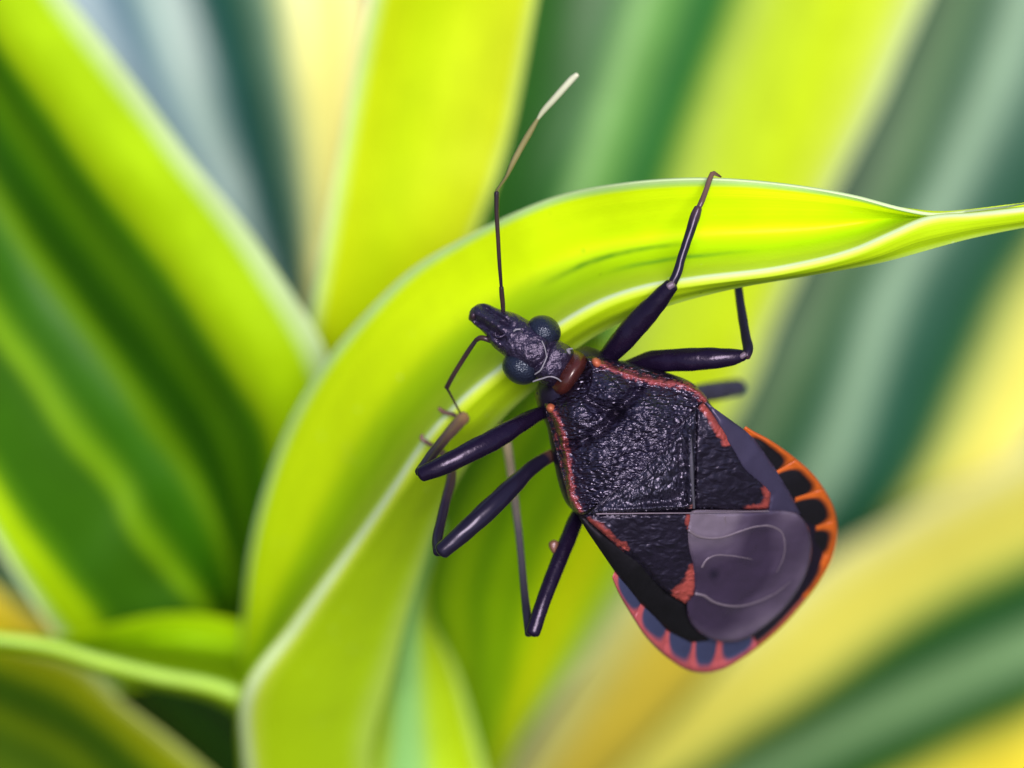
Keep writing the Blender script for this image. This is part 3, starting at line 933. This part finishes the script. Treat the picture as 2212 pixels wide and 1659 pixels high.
# labrum at the tip
ellipsoid('labrum', (1023, 680, -2.35), 9, 13, 0.55, cuticle('cuticle_labrum', (0.03, 0.015, 0.02), rough=0.4).m, head)

# --- neck and collar
neck = ring_loft('neck', [hsec(222, 4, -1.9, 44, 1.0), hsec(236, 4, -1.6, 50, 1.25), hsec(250, 4, -1.35, 52, 1.45), hsec(261, 4, -1.35, 50, 1.4), hsec(271, 4, -1.7, 44, 1.2), hsec(278, 3, -2.3, 34, 0.9), hsec(284, 3, -3.2, 22, 0.5)], NECKM, bug, n=26, segs=40)

# --- thorax body below the shield
def tsec(s, hw, dz, ht):
    q = BN + BA * s
    return (q[0], q[1], float(base(s)) + dz, hw, ht, BB[0], BB[1])


thorax = ring_loft('thorax', [tsec(-40, 10, -3.6, 0.3), tsec(-38, 32, -3.5, 0.7), tsec(-33, 54, -3.3, 1.2), tsec(-24, 72, -3.2, 1.7), tsec(-8, 84, -3.0, 2.0), tsec(14, 94, -3.2, 2.3), tsec(45, 104, -3.2, 2.2), tsec(80, 126, -3.4, 2.2), tsec(120, 151, -3.5, 2.2), tsec(150, 169, -3.5, 2.3),
                              tsec(200, 189, -4.0, 2.8), tsec(230, 188, -4.0, 2.7), tsec(265, 184, -3.8, 2.5), tsec(300, 180, -3.6, 2.2), tsec(340, 150, -3.6, 1.6)], BLACK, bug, n=60, segs=56, power=2.3,
                   bump=lambda x, y, s, ca: 0.10 * noise.noise(Vector((x * 0.07, y * 0.07, 1))))

# --- pronotum (shield)
PR = [(1262, 774), (1276, 766), (1296, 774), (1330, 788), (1379, 807), (1433, 816), (1480, 821), (1512, 842), (1528, 864), (1514, 880), (1499, 908), (1478, 944), (1448, 992), (1411, 1036), (1379, 1062), (1338, 1082),
      (1284, 1100), (1256, 1111), (1239, 1100), (1226, 1070), (1220, 1016), (1213, 973), (1204, 940), (1194, 908), (1181, 890), (1176, 872), (1198, 876), (1226, 873), (1253, 860), (1271, 837), (1277, 808), (1271, 785)]
RUP = [(1289, 782), (1330, 799), (1379, 817), (1433, 826), (1479, 832), (1511, 851), (1524, 864)]
RLO = [(1190, 884), (1204, 908), (1215, 940), (1222, 973), (1229, 1016), (1234, 1070), (1252, 1104)]
TG = [(1228, 962), (1262, 952), (1300, 928), (1332, 897), (1352, 868), (1382, 842)]
MG = [(1268, 862), (1300, 880), (1330, 894)]


def hpron(P, e):
    s, w = sw(P)
    hw = hwid(s)
    qn = np.clip(np.abs(w) / hw, 0, 1.05)
    d = base(s) - 1.9 * qn ** 2.6
    d = d - 0.7 * np.clip((20 - s) / 45, 0, 1) ** 1.5
    g = lambda c, sg, a: a * np.exp(-((P[:, 0] - c[0]) ** 2 + (P[:, 1] - c[1]) ** 2) / (2 * sg * sg))
    d += g((1326, 834), 24, 0.8) + g((1246, 896), 24, 0.75) + g((1254, 951), 7, 0.16)
    d += g((1318, 858), 12, 0.15) + g((1278, 905), 16, 0.2)
    d -= g((1334, 893), 11, 0.40)
    d -= 0.62 * np.exp(-(seg_dist(P, TG) / 10) ** 2) + 0.5 * np.exp(-(seg_dist(P, MG) / 9) ** 2)
    d += g((1405, 900), 36, 0.75) + g((1312, 988), 36, 0.6) + g((1372, 985), 24, -0.3)
    r = np.minimum(seg_dist(P, RUP), seg_dist(P, RLO))
    d += 0.34 * np.exp(-(r / 6.5) ** 2)
    amp = np.clip(r / 14, 0.35, 1)
    for i in range(len(P)):
        x, y = P[i]
        st, wt = s[i], w[i]
        v = noise.noise(Vector((st * 0.16 + 2.2 * noise.noise(Vector((x * .02, y * .02, 9))), wt * 0.062, 0)))
        v2 = noise.noise(Vector((x * 0.25, y * 0.25, 4)))
        d[i] += amp[i] * (0.10 * (1 - 2 * abs(v)) * 0.7 + 0.03 * v2)
    return d


pron = plate('pronotum', PR, hpron, PRONM, bug, step=2.6, thick=0.9, attrs={'red': lambda P, e: np.minimum(seg_dist(P, RUP), seg_dist(P, RLO))}, edge_drop=0.35)
pron['label'] = 'wrinkled black shield with red side ridges'
ellipsoid('spot', (1289, 784, -0.80), 13, 10, 0.6, ORANGE, pron, BA, BB)
ellipsoid('spot', (1190, 882, -0.85), 11, 10, 0.55, ORANGE, pron, BA, BB)
ellipsoid('spot', (1200, 895, -0.95), 12, 6, 0.45, ORANGE, pron, BA, BB)
col = []
for a in np.linspace(-100, 100, 15):
    r = math.radians(a)
    c0 = np.array([1216, 812]) 
    v = BA * math.cos(r) * 55 + BB * math.sin(r) * 66
    col.append((c0[0] + v[0], c0[1] + v[1], -1.15 - 1.3 * (abs(a) / 100) ** 2.5, 6.5 * (1 - 0.45 * (abs(a) / 100) ** 4)))
tube('collar', col, BLACK, pron, n=60, segs=12, rough=0.15)

# --- scutellum
SC = [(1504, 884), (1502, 1000), (1499, 1098), (1380, 1104), (1270, 1111), (1300, 1090), (1340, 1072), (1379, 1050), (1405, 1028), (1440, 980), (1470, 932), (1490, 900)]


def wingh(P):
    s, w = sw(P)
    return base(s) + 0.15 - 1.15 * (np.abs(w) / 230) ** 2.2


def hscut(P, e):
    s, w = sw(P)
    d = wingh(P) + 0.28
    d += 0.45 * np.exp(-(seg_dist(P, [(1489, 930), (1493, 1090)]) / 7) ** 2) + 0.25 * np.exp(-(seg_dist(P, [(1300, 1102), (1480, 1094)]) / 6) ** 2)
    d -= 0.30 * np.exp(-(seg_dist(P, [(1470, 960), (1474, 1075), (1380, 1085)]) / 9) ** 2)
    for i in range(len(P)):
        x, y = P[i]
        d[i] += 0.13 * noise.noise(Vector((x * 0.16, y * 0.09, 2))) + 0.05 * noise.noise(Vector((x * 0.3, y * 0.3, 7)))
    return d


scut = plate('scutellum', SC, hscut, red_mat('cuticle_scutellum', (0.014, 0.012, 0.026), (0.30, 0.10, 0.09), 10, 1000, (9, 7), rough=0.32), bug, step=3.0, thick=0.6, smooth_outline=False,
             attrs={'red': lambda P, e: np.linalg.norm(P - np.array([1500, 1101]), axis=1)})
zs = lambda x, y, dz=0.0: float(wingh(np.array([[x, y]]))[0]) + dz
tube('rim', [(1490, 948, zs(1490, 948, .62), 4.5), (1493, 1000, zs(1493, 1000, .68), 5), (1496, 1060, zs(1496, 1060, .62), 4), (1499, 1097, zs(1499, 1097, .5), 3)], cuticle('cuticle_rim', (0.06, 0.055, 0.075), rough=0.45).m, scut, n=20, segs=10)

# --- abdomen and its banded edge
def asec(s, f, dz, ht):
    q = BN + BA * s
    return (q[0], q[1], float(base(s)) + dz, float(hwid(s)) * f, ht, BB[0], BB[1])


abd = ring_loft('abdomen', [asec(240, 0.9, -3.4, 1.6), asec(300, 0.92, -3.3, 2.0), asec(360, 0.93, -3.0, 2.0), asec(430, 0.93, -2.9, 2.0), asec(500, 0.93, -2.8, 1.9), asec(560, 0.92, -2.7, 1.8), asec(620, 0.92, -2.6, 1.6), asec(660, 0.9, -2.4, 1.3), asec(690, 0.85, -2.2, 0.9), asec(704, 0.6, -2.0, 0.4)],
                BLACK, bug, n=50, segs=48, power=2.6)


def conn_mat(name, dark, band, bw):
    t = NT(name)
    tc = t.n('TexCoord')
    uvn = t.n('UVMap')
    sep = t.n('SeparateXYZ')
    t.l(uvn.outputs[0], sep.inputs[0])
    n1 = t.noise(tc.outputs['Object'], 900, 3, 0.6)
    n2 = t.noise(tc.outputs['Object'], 260, 3, 0.6)
    jit = t.math('MULTIPLY', t.math('SUBTRACT', n2, 0.5), 0.25)
    x = t.math('ADD', sep.outputs[0], jit)                         # 0 inner edge, 1 outer edge
    y = t.math('ADD', sep.outputs[1], t.math('MULTIPLY', jit, 0.5))
    cx_ = t.math('POWER', t.math('DIVIDE', t.math('MAXIMUM', x, 0.0), 0.86), 3.0)
    yy = t.math('ABSOLUTE', t.math('SUBTRACT', y, 0.57))
    cy_ = t.math('POWER', t.math('DIVIDE', yy, bw), 4.0)
    m = t.math('DIVIDE', t.math('SUBTRACT', t.math('ADD', cx_, cy_), 0.62), 0.55, True)
    c = t.mix(n1, tuple(0.6 * v for v in band), tuple(1.3 * v for v in band))
    lip = t.math('DIVIDE', t.math('SUBTRACT', x, 0.96), 0.05, True)
    c = t.mix(t.math('MULTIPLY', lip, 0.55), c, (0.20, 0.15, 0.09))
    t.l(t.mix(m, dark, c), t.p.inputs['Base Color'])
    t.p.inputs['Roughness'].default_value = 0.42
    t.p.inputs['Specular Tint'].default_value = (0.8, 0.78, 1, 1)
    t.bump(n1, 0.4, 0.0001)
    return t.m


CONR = conn_mat('connexivum_orange', (0.004, 0.003, 0.005), (0.42, 0.080, 0.008), 0.47)
CONN = conn_mat('connexivum_narrow', (0.006, 0.005, 0.010), (0.30, 0.06, 0.03), 3.0)
CONL = conn_mat('connexivum_sheen', (0.028, 0.032, 0.075), (0.33, 0.062, 0.07), 0.45)  # left-hand copy: sheen painted in as a navy ground, bands pinker
OUT = [(1600, 912), (1620, 926), (1664, 950), (1709, 982), (1753, 1020), (1784, 1062), (1804, 1107), (1809, 1145), (1800, 1200), (1773, 1253), (1735, 1303), (1691, 1352), (1647, 1391), (1603, 1423), (1560, 1447),
       (1525, 1454), (1487, 1448), (1443, 1422), (1399, 1381), (1364, 1329), (1335, 1279), (1318, 1236), (1308, 1205)]
INN = [(1585, 930), (1600, 945), (1640, 985), (1680, 1020), (1712, 1062), (1735, 1095), (1745, 1130), (1748, 1172), (1738, 1215), (1722, 1255), (1690, 1300), (1655, 1338), (1615, 1368), (1575, 1385), (1535, 1390),
       (1505, 1384), (1475, 1372), (1440, 1350), (1405, 1318), (1380, 1285), (1355, 1255), (1335, 1228), (1325, 1205)]
NO = 400
so, si = spline(OUT, NO), spline(INN, NO)
# match the inner curve to the outer by nearest point so that the bands run square to the edge
st_o = [(1612, 921), (1722, 993), (1777, 1058), (1806, 1124), (1800, 1197), (1745, 1290), (1640, 1396), (1541, 1452), (1490, 1449), (1434, 1415), (1368, 1336), (1322, 1247)]
st_i = [(1595, 940), (1683, 1010), (1722, 1073), (1745, 1142), (1743, 1203), (1700, 1288), (1620, 1365), (1550, 1390), (1497, 1382), (1441, 1351), (1388, 1296), (1330, 1222)]
io = [int(np.argmin(np.linalg.norm(so - np.array(p), axis=1))) for p in st_o]
ii = [int(np.argmin(np.linalg.norm(si - np.array(p), axis=1))) for p in st_i]
for k in range(len(io) - 1):
    flipk = k >= 6
    na, nc = 22, 12
    A0 = np.linspace(io[k], io[k + 1], na)
    B0 = np.linspace(ii[k], ii[k + 1], na)
    ip = lambda S, q: np.stack([np.interp(q, np.arange(NO), S[:, j]) for j in range(2)], 1)
    O, I = ip(so, A0), ip(si, B0)
    C0 = O.mean(0) * 0 + np.array([1560, 1190])
    V = []; uv = []
    for lay in (0, -0.35):
        for a in range(na):
            y = a / (na - 1)
            ys = 1 - y if flipk else y
            for c in range(nc):
                x = c / (nc - 1)
                Q = (I[a] + (I[a] - O[a]) * 0.25) * (1 - x) + O[a] * x
                s_, w_ = sw(Q)
                d = float(base(s_)[0]) - 1.30 - 0.25 * x + 0.22 * math.exp(-((x - 0.88) / 0.1) ** 2) + 0.10 * math.sin(y * math.pi) - (0.25 if x > 0.97 else 0) + lay
                p = W(Q[0], Q[1], d)
                V.append(p)
                uv.append((x, ys))
    N = na * nc
    Fc = np.concatenate([grid_faces(na, nc), grid_faces(na, nc, N, True)]).tolist()
    for a in range(na - 1):
        Fc.append([a*nc, (a+1)*nc, N+(a+1)*nc, N+a*nc]); Fc.append([a*nc+nc-1, N+a*nc+nc-1, N+(a+1)*nc+nc-1, (a+1)*nc+nc-1])
    for c in range(nc - 1):
        Fc.append([c, N+c, N+c+1, c+1]); e = (na-1)*nc
        Fc.append([e+c, e+c+1, N+e+c+1, N+e+c])
    obj('edge_segment', V, Fc, CONL if k >= 6 else (CONN if k == 5 else CONR), abd, uv=uv)

# --- wings
CR = [(1503, 886), (1517, 868), (1532, 884), (1560, 928), (1574, 957), (1609, 1017), (1649, 1051), (1665, 1066), (1662, 1100), (1600, 1100), (1501, 1098)]
STR = [(1520, 876), (1545, 915), (1570, 956)]
SPR = [(1656, 1056), (1660, 1078), (1648, 1096), (1618, 1098)]


def hcor(P, e):
    d = wingh(P) + 0.05
    for i in range(len(P)):
        x, y = P[i]
        d[i] += 0.07 * noise.noise(Vector((x * 0.09, y * 0.05, 2))) + 0.05 * noise.noise(Vector((x * 0.22, y * 0.22, 2)))
    return d


wr = plate('forewing', CR, hcor, CORM, bug, step=4.0, thick=0.25, smooth_outline=False, attrs={'red': lambda P, e: np.minimum(seg_dist(P, STR), seg_dist(P, SPR) + 0.5)})
wr['label'] = 'dark leathery wing base with red streak beside the shield'
CBR = [(1524, 868), (1545, 884), (1609, 929), (1632, 951), (1671, 1006), (1711, 1073), (1730, 1112), (1655, 1112), (1663, 1070), (1647, 1053), (1607, 1019), (1571, 959), (1548, 915)]
hcost = lambda P, e: wingh(P) - 0.12 - 0.1 * np.clip(1 - e / 20, 0, 1)
plate('costal_band', CBR, hcost, cuticle('cuticle_costal_lit', (0.036, 0.030, 0.066), spec=0.5, rough=0.42, bump=0.25, scale=600).m, wr, step=5, thick=0.3, smooth_outline=False)  # lit copy of the costal band, sky reflection painted in as lavender

CLF = [(1262, 1113), (1300, 1111), (1497, 1109), (1489, 1140), (1489, 1174), (1499, 1222), (1502, 1284), (1482, 1305), (1440, 1280), (1385, 1213), (1352, 1187), (1300, 1150), (1270, 1124)]
STL = [(1274, 1125), (1312, 1154), (1350, 1184)]
SPL = [(1498, 1226), (1488, 1262), (1470, 1286)]
hcl = lambda P, e: hcor(P, e) + 0.12
wl = plate('forewing', CLF, hcl, CORM, bug, step=4.0, thick=0.25, smooth_outline=False,
           attrs={'red': lambda P, e: np.minimum(np.minimum(seg_dist(P, STL) + 1, np.maximum(seg_dist(P, SPL) - 11 * np.clip((P[:, 1] - 1222) / 60, 0, 1), 0)), seg_dist(P, [(1487, 1112), (1490, 1140)]) + 3)})
wl['label'] = 'dark leathery wing base with a red spot at its corner'
CBL = [(1249, 1116), (1264, 1116), (1277, 1130), (1310, 1158), (1352, 1189), (1385, 1215), (1440, 1282), (1482, 1306), (1500, 1352), (1532, 1384), (1492, 1388), (1443, 1364), (1385, 1306), (1328, 1235), (1306, 1195), (1270, 1150)]
plate('costal_band', CBL, hcost, cuticle('cuticle_costal_shaded', (0.005, 0.005, 0.006), spec=0.25, rough=0.5, bump=0.35, scale=800).m, wl, step=5, thick=0.3, smooth_outline=False)  # unlit copy of the same band, painted darker

t = NT('wing_membrane')
tc = t.n('TexCoord')
n1 = t.noise(tc.outputs['Object'], 190, 1, 0.4, 0.5)
n2 = t.noise(tc.outputs['Object'], 700, 3, 0.5)
c = t.ramp(n1, [(0.36, (0.028, 0.018, 0.040)), (0.5, (0.062, 0.044, 0.078)), (0.64, (0.125, 0.096, 0.138))])
dk = t.math('SUBTRACT', 1.0, t.math('DIVIDE', t.attr('dark'), 16.0), True)
c = t.mix(t.math('MULTIPLY', dk, 0.9), c, (0.008, 0.006, 0.016))
t.l(c, t.p.inputs['Base Color'])
t.p.inputs['Roughness'].default_value = 0.22
t.p.inputs['Specular IOR Level'].default_value = 0.6
t.p.inputs['Specular Tint'].default_value = (0.9, 0.82, 1, 1)
t.bump(n2, 0.06, 0.0002)
MEM = [(1489, 1109), (1560, 1107), (1640, 1105), (1700, 1104), (1722, 1110), (1744, 1135), (1754, 1176), (1741, 1240), (1706, 1301), (1650, 1355), (1608, 1382), (1574, 1388), (1532, 1379), (1498, 1354), (1484, 1322), (1490, 1300), (1499, 1282), (1497, 1222), (1487, 1174), (1486, 1140)]
z3 = lambda x, y: (1209.7 + x * 0.29166, 1008 + y * 0.29166)
VE1 = [z3(*p) for p in [(955, 470), (1000, 505), (1060, 522), (1200, 520), (1320, 480), (1430, 445), (1560, 440), (1635, 480), (1662, 570), (1645, 690), (1600, 780)]]
VE2 = [z3(*p) for p in [(1050, 740), (1075, 695), (1130, 660), (1250, 655), (1350, 670), (1460, 692)]]
VE3 = [z3(*p) for p in [(1005, 940), (1060, 950), (1120, 990), (1230, 1025), (1330, 1030), (1450, 1000), (1600, 930), (1700, 850)]]
VE4 = [z3(*p) for p in [(1215, 370), (1225, 430), (1205, 500)]]


def hmem(P, e):
    d = wingh(P) + 0.22
    s, w = sw(P)
    for v, a in ((VE1, 0.12), (VE2, 0.10), (VE3, 0.12)):
        d += a * np.exp(-(seg_dist(P, v) / 9) ** 2)
    for i in range(len(P)):
        x, y = P[i]
        d[i] += 0.22 * noise.noise(Vector((x * 0.018, y * 0.018, 2))) + 0.05 * noise.noise(Vector((x * 0.06, y * 0.06, 2)))
    return d


mem = plate('wing_membrane', MEM, hmem, t.m, bug, step=4.5, thick=0.12, smooth_outline=True, attrs={'dark': lambda P, e: np.linalg.norm((P - np.array([1542, 1241])) * np.array([1, 0.9]), axis=1)})
mem['label'] = 'smoky purple translucent wing tip with pale veins'
VEIN = cuticle('vein', (0.15, 0.115, 0.15), rough=0.4, bump=0.2).m
for v, r in ((VE1, 4.2), (VE2, 3.6), (VE3, 4.0), (VE4, 3.0)):
    vv = spline(v, 24)
    dd = hmem(vv, None)
    tube('vein', [(p[0], p[1], z - 0.075, r * (1 - 0.55 * i / 23)) for i, (p, z) in enumerate(zip(vv, dd))], VEIN, mem, n=40, segs=8)
ln = [(1288, 1110), (1380, 1109), (1495, 1108), (1580, 1106), (1660, 1104)]
tube('margin', [(x, y, zs(x, y, 0.34), 1.7) for x, y in ln], VEIN, wl, n=40, segs=8)

# --- legs
def brown_mat(name, stops):
    t = NT(name)
    uvn = t.n('UVMap')
    sep = t.n('SeparateXYZ')
    t.l(uvn.outputs[0], sep.inputs[0])
    tc = t.n('TexCoord')
    n1 = t.noise(tc.outputs['Object'], 700, 3, 0.6)
    f = t.math('ADD', sep.outputs[1], t.math('MULTIPLY', t.math('SUBTRACT', n1, 0.5), 0.12))
    t.l(t.ramp(f, stops), t.p.inputs['Base Color'])
    t.p.inputs['Roughness'].default_value = 0.28
    t.p.inputs['Specular IOR Level'].default_value = 0.32
    t.p.inputs['Specular Tint'].default_value = (0.86, 0.74, 1, 1)
    t.bump(n1, 0.3, 0.00006)
    return t.m


DK = (0.008, 0.006, 0.016)
T_BROWN = brown_mat('tibia_front', [(0.0, DK), (0.38, (0.02, 0.012, 0.018)), (0.75, (0.10, 0.055, 0.045)), (1.0, (0.28, 0.15, 0.08))])
T_MID = brown_mat('tibia_mid', [(0.0, DK), (0.45, (0.014, 0.008, 0.02)), (0.8, (0.09, 0.05, 0.035)), (1.0, (0.22, 0.13, 0.06))])
T_TAN = brown_mat('tibia_hind', [(0.0, DK), (0.18, (0.012, 0.011, 0.02)), (0.5, (0.055, 0.048, 0.06)), (0.72, (0.20, 0.16, 0.12)), (1.0, (0.34, 0.26, 0.15))])
T_DARK = brown_mat('tibia_dark', [(0.0, (0.05, 0.02, 0.03)), (0.12, DK), (0.7, (0.012, 0.008, 0.018)), (1.0, (0.06, 0.03, 0.04))])
F_BASE = brown_mat('femur_brownbase', [(0.0, (0.16, 0.06, 0.03)), (0.10, (0.12, 0.05, 0.03)), (0.2, DK), (1.0, DK)])
TARS = brown_mat('tarsus', [(0.0, (0.05, 0.03, 0.03)), (0.6, (0.11, 0.06, 0.05)), (1.0, (0.14, 0.06, 0.04))])


def leg(femur, tibia, tarsus=None, fm=LEGM, tm=T_DARK, knee=True, coxa=True):
    x, y, d, r = femur[0]
    L = root('leg', W(x, y, d), parent=bug)
    tube('femur', [(x_, y_, d_, r_ * 1.06) for x_, y_, d_, r_ in femur], fm, L, n=48, segs=22, rough=0.07, seed=random.random() * 9)
    if tibia:
        tube('tibia', tibia, tm, L, n=40, segs=16, rough=0.08, seed=random.random() * 9)
    if tarsus:
        tube('tarsus', tarsus, TARS, L, n=20, segs=10, rough=0.15, seed=random.random() * 9)
    if knee:
        x, y, d, r = femur[-1]
        tube('knee', [(x - 4, y + 2, d + 0.25, r * 0.55), (x + 4, y - 3, d + 0.3, r * 0.5)], JOINT, L, n=6, segs=10)
    return L


l1 = leg([(1285, 800, -3.2, 15), (1316, 768, -2.6, 20), (1345, 735, -1.8, 24), (1387, 687, -0.9, 24.5), (1425, 645, -0.2, 20), (1449, 617, 0.2, 15.5)],
         [(1452, 612, 0.1, 10), (1460, 596, 0.1, 10.5), (1474, 551, 0.05, 9.5), (1490, 503, 0.0, 10), (1502, 466, -0.1, 11), (1508, 450, -0.1, 9)],
         [(1508, 452, -0.2, 6), (1514, 440, -0.2, 6.2), (1526, 408, -0.5, 6), (1535, 383, -0.8, 5.5), (1540, 374, -0.9, 5.5), (1548, 377, -1.2, 4), (1557, 382, -1.7, 2.0)])
l2 = leg([(1330, 800, -4.2, 10), (1362, 789, -3.6, 13), (1400, 782, -3.0, 21), (1462, 778, -2.2, 23.5), (1540, 774, -1.7, 22), (1585, 771, -1.6, 17), (1605, 768, -1.6, 12)],
         [(1612, 770, -1.7, 9), (1616, 755, -1.9, 11), (1611, 728, -2.6, 10.5), (1603, 680, -3.9, 10), (1597, 640, -5.0, 9.5), (1592, 600, -6.2, 8), (1582, 540, -8, 7)],
         [(1582, 540, -8, 4.5), (1572, 500, -8.2, 4), (1558, 470, -7.6, 3.5)])
l3 = leg([(1440, 880, -11, 14), (1500, 853, -15, 19), (1545, 845, -18, 20), (1594, 837, -21, 18)], [(1590, 836, -21.5, 10), (1530, 850, -25, 9), (1440, 870, -30, 8)], fm=cuticle('cuticle_hind_hazed', (0.05, 0.045, 0.085), rough=0.4).m, knee=False)  # black femur made paler: haze and glare painted into its colour
l4 = leg([(1190, 884, -3.2, 13), (1165, 894, -2.4, 14.5), (1125, 915, -1.2, 18.5), (1070, 948, -0.2, 22), (1010, 979, 0.4, 21), (950, 1008, 0.6, 19.5), (912, 1024, 0.5, 16)],
         [(908, 1020, -0.6, 12), (925, 994, -1.6, 12), (945, 967, -2.8, 12), (970, 937, -4.2, 12.5), (990, 914, -5.4, 14), (1000, 903, -6.0, 15)],
         [(994, 905, -6.3, 5), (980, 896, -6.6, 5), (966, 892, -6.8, 4.8), (955, 888, -7.0, 5), (948, 882, -7.0, 3.6)], tm=T_BROWN, knee=False)
l5 = leg([(1215, 975, -4.2, 14), (1190, 985, -3.6, 14), (1150, 1010, -2.4, 15), (1110, 1048, -1.2, 19), (1060, 1097, -0.3, 21), (1005, 1146, 0.1, 20), (955, 1190, 0.2, 17)],
         [(946, 1192, -0.6, 11), (944, 1178, -1.2, 11.5), (952, 1130, -2.6, 11), (965, 1072, -4.3, 11), (975, 1030, -5.6, 11), (972, 1000, -6.6, 10), (955, 978, -7.4, 8), (945, 968, -7.8, 7)],
         [(946, 966, -7.6, 5), (932, 961, -7.8, 5), (918, 953, -8.0, 5), (910, 946, -8.0, 4.5), (913, 939, -8.0, 3)], fm=F_BASE, tm=T_MID, knee=False)
l6 = leg([(1262, 1090, -5.5, 15), (1246, 1120, -5.0, 16), (1225, 1170, -4.2, 16.5), (1196, 1240, -3.4, 16), (1170, 1310, -2.8, 15), (1152, 1366, -2.6, 15)],
         [(1143, 1370, -3.0, 9), (1140, 1340, -3.4, 9.5), (1132, 1270, -4.6, 8.5), (1126, 1207, -5.8, 8), (1117, 1120, -7.6, 8.5), (1108, 1050, -9.0, 9.5), (1099, 985, -10.3, 10), (1090, 930, -11.2, 10)],
         [(1090, 932, -11.2, 5), (1082, 915, -11.6, 4.5), (1070, 900, -11.8, 4)], tm=T_TAN, knee=False)
lint = [(1186, 1172), (1196, 1166), (1206, 1170), (1204, 1186), (1198, 1198), (1190, 1190)]
plate('lint', lint, lambda P, e: -3.6 + 0 * e, TARS, l6, step=3, thick=0.5)
# reddish hip joints
for (x, y, d) in ((1296, 788, -3.0), (1348, 795, -4.0), (1186, 886, -3.0)):
    ellipsoid('coxa', (x, y, d), 18, 14, 0.5, BLACK, bug, BA, BB, nu=20, nv=12)

# --- antennae
A_WHITE = brown_mat('antenna_pale', [(0.0, (0.10, 0.12, 0.07)), (0.1, (0.36, 0.36, 0.24)), (0.9, (0.48, 0.48, 0.36)), (1.0, (0.6, 0.58, 0.42))])
A_TAN = brown_mat('antenna_tan', [(0.0, (0.03, 0.02, 0.01)), (0.12, (0.10, 0.09, 0.03)), (0.5, (0.20, 0.17, 0.07)), (1.0, (0.16, 0.15, 0.06))])
A_DARK = brown_mat('antenna_dark', [(0.0, DK), (0.5, (0.035, 0.018, 0.018)), (0.85, (0.02, 0.012, 0.014)), (1.0, DK)])
an = root('antenna', W(1085, 668, -1.3), parent=bug)
tube('antenna_segment', [(1087, 674, -1.3, 4.5), (1086, 655, -1.0, 5.2), (1084, 636, -0.7, 5.5), (1083, 621, -0.5, 5)], A_DARK, an, n=14, segs=10)
tube('antenna_segment', [(1083, 622, -0.5, 3.5), (1079, 570, 0.2, 4.3), (1076, 516, 0.8, 4.6), (1073, 460, 1.3, 5), (1073, 416, 1.6, 5.4)], A_DARK, an, n=24, segs=10)
tube('antenna_segment', [(1073, 412, 1.6, 3.0), (1080, 402, 1.7, 2.8), (1092, 385, 1.9, 3.4), (1108, 352, 2.2, 6), (1126, 318, 2.5, 6.6), (1148, 280, 2.9, 6.2), (1161, 258, 3.1, 3.8)], A_TAN, an, n=28, segs=10)
tube('antenna_segment', [(1162, 257, 3.1, 3.2), (1170, 245, 3.2, 5.4), (1198, 213, 3.6, 7.2), (1222, 186, 3.9, 7.4), (1240, 167, 4.1, 6.8), (1246, 162, 4.2, 5.5)], A_WHITE, an, n=28, segs=10)
an = root('antenna', W(1053, 733, -1.7), parent=bug)
tube('antenna_segment', [(1060, 737, -1.7, 5), (1050, 732, -1.6, 6), (1037, 730, -1.7, 5.8), (1028, 735, -1.9, 5.2)], A_DARK, an, n=14, segs=10)
tube('antenna_segment', [(1028, 735, -1.9, 4.6), (1012, 758, -2.3, 5.4), (993, 788, -2.9, 5.4), (976, 816, -3.4, 5.4), (965, 837, -3.8, 5.6)], A_DARK, an, n=24, segs=10)
tube('antenna_segment', [(965, 838, -3.8, 3), (973, 852, -4.2, 2.6), (983, 871, -4.8, 2.3), (994, 892, -5.5, 2.0)], A_DARK, an, n=16, segs=8)
